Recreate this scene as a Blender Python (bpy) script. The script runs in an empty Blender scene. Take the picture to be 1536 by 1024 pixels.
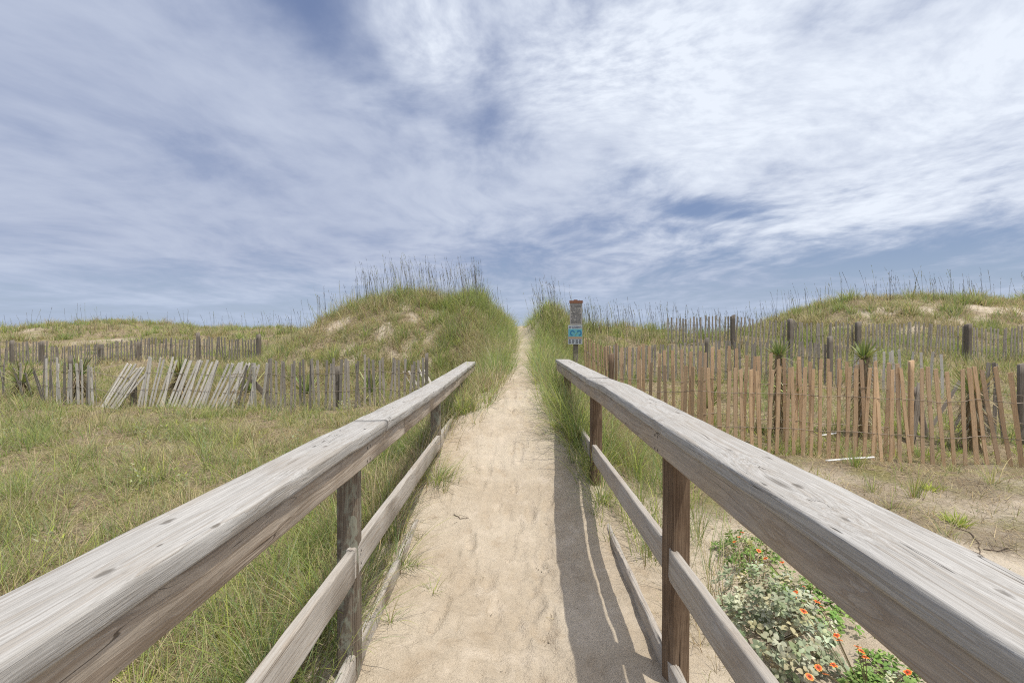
import bpy, math, random
import numpy as np
from mathutils import Vector, Matrix

random.seed(7)
rng = np.random.default_rng(11)
SC = bpy.context.scene
COL = SC.collection
F = 683.0                      # focal length in photo pixels (1536 wide)
EYE = 1.45

# ------------------------------------------------------------------ camera
cam_d = bpy.data.cameras.new('camera')
cam_d.sensor_width = 36.0
cam_d.lens = 36.0 * F / 1536.0
cam_d.clip_start = 0.02
cam_d.clip_end = 3000
cam = bpy.data.objects.new('camera', cam_d)
cam.location = (0, 0, EYE)
cam.rotation_euler = (math.radians(90) - math.atan(7 / F), 0, 0)
COL.objects.link(cam)
SC.camera = cam

SC.view_settings.view_transform = 'Standard'
SC.view_settings.look = 'None'
SC.view_settings.gamma = 1
SC.view_settings.exposure = 0.0
SC.cycles.use_denoising = False
SC.cycles.pixel_filter_type = 'BLACKMAN_HARRIS'
SC.cycles.filter_width = 1.1
SC.cycles.max_bounces = 8
SC.cycles.diffuse_bounces = 3
SC.cycles.transmission_bounces = 4
SC.cycles.transparent_max_bounces = 4


# ------------------------------------------------------------------ node helpers
class NT:
    def __init__(self, tree):
        self.t = tree
        self.n = tree.nodes
        self.l = tree.links

    def node(self, typ, **kw):
        n = self.n.new(typ)
        for k, v in kw.items():
            setattr(n, k, v)
        return n

    def put(self, sock, v):
        if isinstance(v, bpy.types.NodeSocket):
            self.l.new(v, sock)
        elif v is not None:
            if sock.type == 'RGBA' and len(v) == 3:
                v = (*v, 1)
            sock.default_value = v

    def m(self, op, a, b=None, c=None, clamp=False):
        n = self.node('ShaderNodeMath', operation=op, use_clamp=clamp)
        for i, v in enumerate((a, b, c)):
            if v is not None:
                self.put(n.inputs[i], v)
        return n.outputs[0]

    def ramp01(self, x, lo, hi, smooth=True):
        n = self.node('ShaderNodeMapRange', clamp=True)
        n.interpolation_type = 'SMOOTHSTEP' if smooth else 'LINEAR'
        self.put(n.inputs[0], x)
        n.inputs[1].default_value = lo
        n.inputs[2].default_value = hi
        return n.outputs[0]

    def mix(self, f, a, b, mode='MIX'):
        n = self.node('ShaderNodeMix', data_type='RGBA', blend_type=mode)
        n.clamp_factor = True
        self.put(n.inputs[0], f)
        self.put(n.inputs[6], a)
        self.put(n.inputs[7], b)
        return n.outputs[2]

    def noise(self, vec, scale=1.0, detail=4, rough=0.5, dist=0.0):
        n = self.node('ShaderNodeTexNoise')
        if vec is not None:
            self.put(n.inputs['Vector'], vec)
        n.inputs['Scale'].default_value = scale
        n.inputs['Detail'].default_value = detail
        n.inputs['Roughness'].default_value = rough
        n.inputs['Distortion'].default_value = dist
        return n.outputs['Fac']

    def comb(self, x, y, z):
        n = self.node('ShaderNodeCombineXYZ')
        for i, v in enumerate((x, y, z)):
            self.put(n.inputs[i], v)
        return n.outputs[0]

    def sep(self, v):
        n = self.node('ShaderNodeSeparateXYZ')
        self.put(n.inputs[0], v)
        return n.outputs

    def mapv(self, vec, scale=(1, 1, 1), loc=(0, 0, 0), rot=(0, 0, 0)):
        n = self.node('ShaderNodeMapping')
        self.put(n.inputs[0], vec)
        n.inputs['Scale'].default_value = scale
        n.inputs['Location'].default_value = loc
        n.inputs['Rotation'].default_value = rot
        return n.outputs[0]

    def bump(self, h, strength=0.5, dist=0.01, normal=None):
        n = self.node('ShaderNodeBump')
        n.inputs['Strength'].default_value = strength
        n.inputs['Distance'].default_value = dist
        self.put(n.inputs['Height'], h)
        if normal is not None:
            self.put(n.inputs['Normal'], normal)
        return n.outputs[0]


def new_mat(name):
    m = bpy.data.materials.new(name)
    m.use_nodes = True
    t = NT(m.node_tree)
    bs = m.node_tree.nodes['Principled BSDF']
    return m, t, bs


# ------------------------------------------------------------------ sky and sun
SUN_TO = Vector((0.285, -0.20, 1.0)).normalized()
SUN_EL = math.asin(SUN_TO.z)
SUN_AZ = math.atan2(SUN_TO.x, SUN_TO.y)

world = bpy.data.worlds.new('World')
SC.world = world
world.use_nodes = True
world.cycles.sampling_method = 'MANUAL'
world.cycles.sample_map_resolution = 2048
w = NT(world.node_tree)
bg = world.node_tree.nodes['Background']
sky = w.node('ShaderNodeTexSky', sky_type='NISHITA')
sky.sun_disc = False
sky.sun_elevation = SUN_EL
sky.sun_rotation = SUN_AZ
sky.air_density = 1.0
sky.dust_density = 1.2
sky.ozone_density = 2.0
SKY_STRENGTH = 0.1
tc = w.node('ShaderNodeTexCoord')
dx, dy, dz = w.sep(tc.outputs['Generated'])
zz = w.m('ADD', w.m('MAXIMUM', dz, 0.0), 0.11)
u = w.m('DIVIDE', dx, zz)
v = w.m('DIVIDE', dy, zz)
uv = w.comb(u, v, 0.0)


def uvof(px, py):
    """cloud-layer coordinates of a sky direction"""
    d = Vector(((px - 768) / F, 1.0, (505 - py) / F)).normalized()
    k = max(d.z, 0) + 0.11
    return d.x / k, d.y / k


def blob(px, py, ru, rv, rot=0.0):
    cu, cv = uvof(px, py)
    s = w.mapv(w.mapv(uv, loc=(-cu, -cv, 0)), rot=(0, 0, -rot), scale=(1, 1, 1))
    s = w.mapv(s, scale=(1 / ru, 1 / rv, 1))
    ln = w.node('ShaderNodeVectorMath', operation='LENGTH')
    w.put(ln.inputs[0], s)
    return w.ramp01(w.m('SUBTRACT', 1.0, w.m('DIVIDE', ln.outputs['Value'], 2.0)), 0.0, 1.0)


warp = w.node('ShaderNodeTexNoise')
w.put(warp.inputs['Vector'], uv)
warp.inputs['Scale'].default_value = 0.8
warp.inputs['Detail'].default_value = 1.5
wv = w.node('ShaderNodeVectorMath', operation='MULTIPLY_ADD')
w.put(wv.inputs[0], warp.outputs['Color'])
wv.inputs[1].default_value = (0.75, 0.75, 0)
w.put(wv.inputs[2], uv)
uvw = wv.outputs[0]
big = w.noise(w.mapv(uvw, scale=(1.0, 0.75, 1), loc=(2.3, 0, 0), rot=(0, 0, 0.12)), 1.1, 7, 0.55)
streak = w.noise(w.mapv(uvw, scale=(1.5, 0.45, 1), rot=(0, 0, -0.2)), 1.0, 7, 0.47)
puff = w.noise(w.mapv(uvw, scale=(1.15, .8, 1)), 4.6, 10, 0.58, 0.0)
ripple = w.noise(w.mapv(uvw, scale=(1.0, 1.3, 1), rot=(0, 0, 0.6)), 14.0, 7, 0.58, 0.0)
thin = w.noise(w.mapv(uvw, scale=(0.26, .8, 1)), 1.0, 5, 0.55)

m_white = w.m('MAXIMUM', w.m('MAXIMUM', blob(1130, 190, 0.62, 0.6), blob(1450, 120, 0.8, 0.6)), w.m('MULTIPLY', blob(1330, 290, 0.8, 0.9), .85))
m_white2 = w.m('MULTIPLY', blob(720, 318, 0.45, 0.45, 0.5), 0.6)
m_veil = w.m('MAXIMUM', blob(130, 130, 1.3, 0.9), blob(330, 300, 2.2, 1.6))
m_gap = w.m('MAXIMUM', blob(480, 10, 0.15, 0.28), blob(580, 110, 0.18, 0.26))
m_gap = w.m('MAXIMUM', m_gap, w.m('MULTIPLY', blob(740, 170, 0.26, 0.6, 0.2), 0.42))
m_gap = w.m('MAXIMUM', m_gap, w.m('MULTIPLY', blob(1010, 10, 0.35, 0.12), 0.9))
m_gap = w.m('MAXIMUM', m_gap, w.m('MULTIPLY', blob(960, 268, 0.22, 0.25, 0.4), 0.75))
m_gap = w.m('MAXIMUM', m_gap, w.m('MULTIPLY', blob(1080, 318, 0.45, 0.16, 0.2), 0.95))
m_gap = w.m('MAXIMUM', m_gap, w.m('MULTIPLY', blob(1400, 380, 2.4, 0.6), 0.55))
m_low = w.ramp01(dz, 0.26, 0.05)
m_tuft = w.m('MAXIMUM', blob(655, 50, 0.17, 0.22), w.m('MULTIPLY', blob(900, 70, 0.38, 0.3), 0.9))

cov = w.m('MULTIPLY_ADD', big, 0.8, 0.10)
cov = w.m('MULTIPLY_ADD', w.m('SUBTRACT', streak, 0.5), 0.45, cov)
cov = w.m('MULTIPLY_ADD', w.m('SUBTRACT', puff, 0.5), w.m('MULTIPLY', w.m('MULTIPLY_ADD', m_veil, -.85, 1.15), w.m('MULTIPLY_ADD', m_low, -.5, 1.0)), cov)
cov = w.m('MULTIPLY_ADD', m_white, 0.36, cov)
cov = w.m('MULTIPLY_ADD', m_white2, 0.2, cov)
cov = w.m('MULTIPLY_ADD', m_veil, 0.22, cov)
cov = w.m('MULTIPLY_ADD', m_tuft, 0.42, cov)
cov = w.m('MULTIPLY_ADD', m_gap, -0.47, cov)
cov = w.m('MULTIPLY_ADD', w.m('MULTIPLY', w.m('SUBTRACT', thin, 0.5), m_low), 0.9, cov)
cover = w.ramp01(cov, 0.14, 0.74)
lum = w.m('MULTIPLY_ADD', m_white, 0.76, -0.04)
lum = w.m('MULTIPLY_ADD', m_white2, 0.45, lum)
lum = w.m('MULTIPLY_ADD', w.m('SUBTRACT', streak, 0.5), 0.5, lum)
lum = w.m('MULTIPLY_ADD', w.m('SUBTRACT', puff, 0.5), w.m('MULTIPLY', w.m('MULTIPLY_ADD', m_veil, -1.0, 1.40), w.m('MULTIPLY_ADD', m_low, -.6, 1.0)), lum)
lum = w.m('MULTIPLY_ADD', w.m('MULTIPLY', w.m('SUBTRACT', ripple, 0.5), w.m('MULTIPLY_ADD', m_white, .5, m_tuft)), 1.6, lum)
lum = w.m('MULTIPLY_ADD', m_tuft, 0.38, lum)
lum = w.m('MULTIPLY_ADD', w.m('SUBTRACT', big, 0.5), 0.7, lum)
lum = w.m('MULTIPLY_ADD', m_veil, -0.02, lum)
lum = w.m('MULTIPLY_ADD', w.m('MULTIPLY', w.m('SUBTRACT', thin, 0.52), m_low), 1.3, lum)
lumc = w.ramp01(lum, -0.25, 0.80, False)
cloud = w.mix(lumc, (0.375, 0.435, 0.60), (0.84, 0.90, 1.0))
nish = w.mix(1.0, sky.outputs[0], (SKY_STRENGTH,) * 3, 'MULTIPLY')
# the thin high veil that greys the open blue
blue = w.mix(0.40, nish, (0.27, 0.33, 0.57))
skycol = w.mix(cover, blue, cloud)
horizon = w.ramp01(dz, 0.17, 0.0)
skycol = w.mix(w.m('MULTIPLY', horizon, 0.65), skycol, (0.46, 0.56, 0.73))
# added fill: unseen sky around the sun brightened and warmed to lift the shadows
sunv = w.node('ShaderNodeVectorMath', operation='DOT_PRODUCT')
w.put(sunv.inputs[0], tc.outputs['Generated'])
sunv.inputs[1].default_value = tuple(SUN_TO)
fill_glow = w.ramp01(sunv.outputs['Value'], 0.70, 1.0)
glowc = w.mix(1.0, skycol, w.mix(fill_glow, (1, 1, 1), (3.9, 3.4, 2.7)), 'MULTIPLY')
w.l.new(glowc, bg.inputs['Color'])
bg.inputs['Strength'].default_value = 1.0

sun_d = bpy.data.lights.new('sun', 'SUN')
sun_d.energy = 3.4
sun_d.angle = math.radians(0.55)
sun_d.color = (1.0, 0.95, 0.87)
sun = bpy.data.objects.new('sun', sun_d)
sun.rotation_euler = SUN_TO.to_track_quat('Z', 'Y').to_euler()
sun.location = (5, 0, 20)
COL.objects.link(sun)


# ------------------------------------------------------------------ numpy noise
_perm = rng.permutation(256)
_perm = np.concatenate([_perm, _perm, _perm])
_ang = rng.random(256) * 2 * math.pi
_gx, _gy = np.cos(_ang), np.sin(_ang)


def perlin(x, y):
    x = np.asarray(x, float)
    y = np.asarray(y, float)
    xi = np.floor(x).astype(int)
    yi = np.floor(y).astype(int)
    xf, yf = x - xi, y - yi
    uu = xf * xf * xf * (xf * (xf * 6 - 15) + 10)
    vv = yf * yf * yf * (yf * (yf * 6 - 15) + 10)

    def g(ix, iy, fx, fy):
        k = _perm[(_perm[ix & 255] + (iy & 255))] & 255
        return _gx[k] * fx + _gy[k] * fy
    a = g(xi, yi, xf, yf)
    b = g(xi + 1, yi, xf - 1, yf)
    c = g(xi, yi + 1, xf, yf - 1)
    d = g(xi + 1, yi + 1, xf - 1, yf - 1)
    return ((a + uu * (b - a)) * (1 - vv) + (c + uu * (d - c)) * vv) * 1.5


def fbm(x, y, o=4):
    s, a, f = 0, 1.0, 1.0
    for i in range(o):
        s = s + a * perlin(x * f + 17.3 * i, y * f - 9.1 * i)
        a *= 0.5
        f *= 2.03
    return s


def sm(a, b, x):
    t = np.clip((np.asarray(x, float) - a) / (b - a), 0, 1)
    return t * t * (3 - 2 * t)


def ip(y, xs, zs, r=0.35):
    y = np.asarray(y, float)
    return (np.interp(y - r, xs, zs) + 2 * np.interp(y, xs, zs) + np.interp(y + r, xs, zs)) / 4


# ------------------------------------------------------------------ terrain
PY = [-5, 3.0, 4.0, 5.0, 6.6, 8.0, 9.5, 12.0, 14.5, 17.0, 20.0, 30.0]
PL = [-.78, -.74, -.66, -.48, -.16, -.04, .03, .11, .08, -.03, -.4, -1.0]
PR = [.78, .76, .62, .46, .36, .38, .44, .62, .52, .36, .3, .3]


def path_l(y):
    return ip(y, PY, PL)


def path_r(y):
    return ip(y, PY, PR)


def height(x, y, detail=True):
    x = np.asarray(x, float)
    y = np.asarray(y, float)
    L, R = path_l(y), path_r(y)
    zp = ip(y, [-5, 2.4, 3.2, 3.7, 4.2, 5.0, 6.5, 9.0, 13.0, 17.0, 19, 24, 40], [-.11, -.11, -.05, .06, .2, .47, .70, .93, 1.33, 1.80, 1.75, 1.0, .2])
    zl = ip(y, [-5, 4, 7, 8.5, 10, 12, 14, 17, 20, 24, 30, 45], [-.12, -.10, .02, .12, .28, .5, .72, 1.05, 1.4, 1.5, 1.0, .2])
    zl = zl + sm(16, 24, y) * (1 - sm(27, 40, y)) * (0.72 * np.exp(-((x + 20.5) / 4.6) ** 2) + 0.36 * np.exp(-((x + 12) / 3.2) ** 2))
    zl = zl - 0.25 * sm(-9, -16, x) * sm(9, 14, y) * (1 - sm(15, 20, y))
    zr = ip(y, [-5, 6.3, 8, 10, 13, 15, 18, 22, 30, 45], [-.1, -.07, .08, .45, .92, 1.38, 1.5, 1.3, 1.0, .2])
    wl = 1 - sm(L - 1.3, L - .05, x)
    wr = sm(R + .05, R + 1.3, x)
    h = zl * wl + zr * wr + zp * (1 - wl - wr)
    ex = 0.25 * perlin(y * 0.4, 3.1)
    h = h + 1.95 * sm(-7.8, -4.0, x) * (1 - sm(-1.25, 0.12, x + ex * 0.3)) * sm(9.2, 13.8, y + 0.6 * perlin(x * .5, 7.7)) * (1 - sm(14.6, 19, y)) * (0.94 + 0.1 * perlin(x * .7 + 4, 1.2))
    h = h + (1.45 + 0.25 * perlin(x * 0.22, 5.5)) * sm(9.8, 14.5, x) * sm(14.2, 19, y) * (1 - sm(21, 30, y))
    h = h + 0.92 * np.exp(-((x - 1.25) / .72) ** 2 - ((y - 13.4) / 1.4) ** 2)
    h = h + 0.36 * np.exp(-((x - 3.6) / 2.6) ** 2) * sm(11.5, 14.5, y) * (1 - sm(16, 20, y))
    off = np.clip(wl + wr, 0, 1)
    h = h + off * (0.11 * perlin(x / 1.7, y / 1.7) + 0.05 * perlin(x / .55, y / .55)) * (0.55 + 0.45 * sm(4, 9, y))
    # hollow footprints and ripples in the walked sand
    if detail:
        near = (1 - sm(14, 22, y)) * (1 - 0.35 * off)
        h = h + near * (0.020 * perlin(x / .42, y / .5) + 0.012 * perlin(x / .16 + 5, y / .19) + 0.006 * perlin(x / .07, y / .075))
        h = h - 0.05 * (1 - sm(.0, .42, np.abs(x - .08))) * (1 - sm(3, 5, y))
    return h


def hz(x, y):
    return float(height(np.array([x]), np.array([y]))[0])


def at(px, Y):
    """ground point seen in photo column px at Y metres"""
    x = (px - 768) * Y / F
    return x, Y


def steps(lo, hi, base, grow, start):
    out = [start]
    while out[-1] < hi:
        out.append(out[-1] + max(base, base + grow * (abs(out[-1]) - abs(start))))
    return out


def mesh_np(name, verts, faces_flat, sizes, mats, cols=None, matidx=None, smooth=False):
    me = bpy.data.meshes.new(name)
    nv, nf = len(verts), len(sizes)
    me.vertices.add(nv)
    me.vertices.foreach_set('co', np.ascontiguousarray(verts, dtype=np.float32).ravel())
    me.loops.add(len(faces_flat))
    me.loops.foreach_set('vertex_index', np.asarray(faces_flat, dtype=np.int32))
    me.polygons.add(nf)
    sizes = np.asarray(sizes, dtype=np.int32)
    st = np.concatenate([[0], np.cumsum(sizes)[:-1]]).astype(np.int32)
    me.polygons.foreach_set('loop_start', st)
    me.polygons.foreach_set('loop_total', sizes)
    if matidx is not None:
        me.polygons.foreach_set('material_index', np.asarray(matidx, dtype=np.int32))
    me.polygons.foreach_set('use_smooth', np.full(nf, smooth))
    for m in mats:
        me.materials.append(m)
    if cols is not None:
        a = me.attributes.new('col', 'FLOAT_COLOR', 'POINT')
        c = np.ones((nv, 4), np.float32)
        c[:, :3] = cols
        a.data.foreach_set('color', c.ravel())
    me.update(calc_edges=True)
    me.validate()
    return me


def link(name, me, parent=None, loc=(0, 0, 0), rot=(0, 0, 0)):
    o = bpy.data.objects.new(name, me)
    o.location = loc
    o.rotation_euler = rot
    if parent is not None:
        o.parent = parent
    COL.objects.link(o)
    return o


def tag(o, label, cat=None, group=None, kind=None):
    o['label'] = label
    if cat:
        o['category'] = cat
    if group:
        o['group'] = group
    if kind:
        o['kind'] = kind
    return o


def thing(name, label, cat, loc=(0, 0, 0), rz=0, group=None):
    o = bpy.data.objects.new(name, None)
    o.empty_display_size = 0.1
    o.location = loc
    o.rotation_euler = (0, 0, rz)
    COL.objects.link(o)
    return tag(o, label, cat, group)


# vegetation cover used both by the ground material and by the planting
def cover_of(x, y):
    """0 bare sand .. 1 fully covered"""
    x = np.asarray(x, float)
    y = np.asarray(y, float)
    L, R = path_l(y), path_r(y)
    offp = np.maximum(L - x, x - R)
    jit = 0.12 * perlin(x / .35, y / .35)
    c = sm(-.02, .35, offp + jit - 0.04)
    n = fbm(x / 1.3, y / 1.3, 3)
    nf = fbm(x / .55 + 3, y / .8, 4)
    # right foreground: bare sand by the railing, dry litter towards the fence
    rf = sm(.75, .95, x) * (1 - sm(5.2, 6.2, y))
    c = c * (1 - rf) + rf * np.clip(0.20 + 0.62 * sm(3.0, 4.7, y) + 0.45 * n, 0, 1)
    # worn faces of the big dune and of the right dune
    d1 = sm(-6.0, -4.6, x) * (1 - sm(-1.9, -1.3, x)) * sm(9.6, 10.6, y) * (1 - sm(13.0, 13.7, y))
    c = c * (1 - d1) + d1 * np.clip(0.86 + 0.3 * n + 0.85 * nf, 0, 1)
    d2 = sm(10, 13, x) * sm(14.5, 16, y) * (1 - sm(17.3, 18.2, y))
    c = c * (1 - d2) + d2 * np.clip(0.60 + 0.6 * fbm(x / 2.2, y / 1.2, 3) + 0.9 * nf, 0, 1)
    d3 = (1 - sm(-9, -8, x)) * sm(15, 18, y) * (1 - sm(21.5, 23, y))
    c = c * (1 - d3) + d3 * np.clip(1.0 + 0.8 * fbm(x / 2.4, y / 1.6, 3), 0, 1)
    return c


gx = steps(0, 700, .016, .032, 0.95)
gx = [-a for a in gx[::-1]] + list(np.arange(-.935, .94, .016)) + gx
gy = [0.9]
while gy[-1] < 700:
    gy.append(gy[-1] + 0.0125 * max(gy[-1], 1.0))
b = [0.9]
while b[-1] > -400:
    b.append(b[-1] - 0.05 - 0.12 * (0.9 - b[-1]))
gy = b[::-1][:-1] + gy
gx = np.array(gx)
gy = np.array(gy)
GX, GY = np.meshgrid(gx, gy)
fx, fy = GX.ravel(), GY.ravel()
GZ = height(fx, fy)
# footprints: a run of overlapping heel-and-toe hollows with low rims
nfp = 190
fpx = rng.normal(0.02, .22, nfp)
fpy = 1.1 + 9.5 * rng.random(nfp) ** 1.25
fpa = rng.normal(0, .22, nfp) + np.where(rng.random(nfp) < .5, 0, math.pi)
selbox = np.where((np.abs(fx) < 1.0) & (fy > .9) & (fy < 12))[0]
bx_, by_ = fx[selbox], fy[selbox]
acc = np.zeros(len(selbox))
for a_, b_, t_ in zip(fpx, fpy, fpa):
    a_ = a_ + 0.5 * (float(path_l(b_)) + float(path_r(b_)))
    loc_ = np.where((np.abs(bx_ - a_) < .3) & (np.abs(by_ - b_) < .3))[0]
    ddx, ddy = bx_[loc_] - a_, by_[loc_] - b_
    s_, c_ = math.sin(t_), math.cos(t_)
    p_, q_ = ddx * c_ + ddy * s_, -ddx * s_ + ddy * c_
    wd = 0.045 - 0.012 * np.clip(q_ / .13, -1, 1)
    r_ = np.sqrt((p_ / wd) ** 2 + (q_ / .135) ** 2)
    dep = rng.uniform(.005, .017)
    acc[loc_] += -dep * (1 - sm(.55, 1.05, r_)) + 0.6 * dep * np.exp(-((r_ - 1.3) / .22) ** 2)
# small kicked-up scuffs with a steep lip
for k in range(150):
    b_ = 1.15 + 7 * rng.random() ** 1.6
    a_ = rng.normal(-.05, .30) + .5 * (float(path_l(b_)) + float(path_r(b_)))
    loc_ = np.where((np.abs(bx_ - a_) < .16) & (np.abs(by_ - b_) < .16))[0]
    t_ = rng.random() * 6.28
    s_, c_ = math.sin(t_), math.cos(t_)
    ddx, ddy = bx_[loc_] - a_, by_[loc_] - b_
    p_, q_ = ddx * c_ + ddy * s_, -ddx * s_ + ddy * c_
    ln_, wd = rng.uniform(.02, .07), rng.uniform(.008, .02)
    dep = rng.uniform(.006, .018)
    acc[loc_] += -dep * np.exp(-(p_ / ln_) ** 2 - (q_ / wd) ** 2) + .7 * dep * np.exp(-(p_ / ln_) ** 2 - ((q_ - 1.9 * wd) / (1.3 * wd)) ** 2)
GZ[selbox] += acc
nx_, ny_ = len(gx), len(gy)
ii = np.arange((ny_ - 1) * (nx_ - 1))
r0, c0 = ii // (nx_ - 1), ii % (nx_ - 1)
a0 = r0 * nx_ + c0
quads = np.stack([a0, a0 + 1, a0 + nx_ + 1, a0 + nx_], 1)

# ground material
GM, t, bs = new_mat('sand_ground')
geo = t.node('ShaderNodeNewGeometry')
pos = geo.outputs['Position']
att = t.node('ShaderNodeAttribute', attribute_name='cover')
n1 = t.noise(pos, 1.1, 4, .55)
n2 = t.noise(pos, 6.0, 5, .6)
n3 = t.noise(pos, 45.0, 4, .65)
n4 = t.noise(pos, 260.0, 2, .6)
sandc = t.mix(t.ramp01(n1, .35, .68), (0.475, 0.395, 0.29), (0.555, 0.48, 0.37))
sandc = t.mix(t.ramp01(n2, .5, .75), sandc, (0.60, 0.515, 0.40))
sandc = t.mix(t.m('MULTIPLY', t.ramp01(n2, .46, .30), .4), sandc, (0.39, 0.30, 0.20))
sandc = t.mix(t.m('MULTIPLY', t.ramp01(n4, .42, .26), .6), sandc, (0.17, 0.125, 0.08))
sandc = t.mix(t.m('MULTIPLY', t.ramp01(n3, .60, .72), .25), sandc, (0.66, 0.58, 0.47))
litn = t.noise(t.mapv(pos, scale=(1, 1, 1)), 22.0, 6, .72, .6)
litter = t.mix(t.ramp01(litn, .35, .7), (0.15, 0.115, 0.07), (0.45, 0.36, 0.235))
mossn = t.noise(pos, 2.3, 4, .6)
litter = t.mix(t.m('MULTIPLY', t.ramp01(mossn, .47, .62), .5), litter, t.mix(n3, (0.15, 0.165, 0.03), (0.29, 0.29, 0.07)))
covf = t.m('ADD', att.outputs['Fac'], t.m('MULTIPLY', t.m('SUBTRACT', litn, .5), .9))
covf = t.ramp01(covf, .22, .90)
gcol = t.mix(covf, sandc, litter)
t.put(bs.inputs['Base Color'], gcol)
bs.inputs['Roughness'].default_value = 0.95
bs.inputs['Specular IOR Level'].default_value = 0.15
n5 = t.noise(pos, 110.0, 3, .7)
bh = t.m('MULTIPLY_ADD', n3, .8, t.m('MULTIPLY_ADD', n4, .22, t.m('MULTIPLY', n5, .4)))
n6 = t.noise(pos, 17.0, 5, .68, .8)
bh = t.m('MULTIPLY_ADD', n6, 1.6, bh)
bh = t.m('MULTIPLY_ADD', n2, .8, bh)
bh = t.m('MULTIPLY_ADD', t.m('MULTIPLY', litn, covf), 2.0, bh)
t.put(bs.inputs['Normal'], t.bump(bh, .9, .015))

gme = mesh_np('ground', np.stack([fx, fy, GZ], 1), quads.ravel(), np.full(len(quads), 4), [GM], smooth=True)
at_ = gme.attributes.new('cover', 'FLOAT', 'POINT')
at_.data.foreach_set('value', cover_of(fx, fy).astype(np.float32))
ground = link('ground', gme)
tag(ground, 'pale sandy ground with a trodden path climbing between the grassy dunes', kind='structure')


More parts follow.
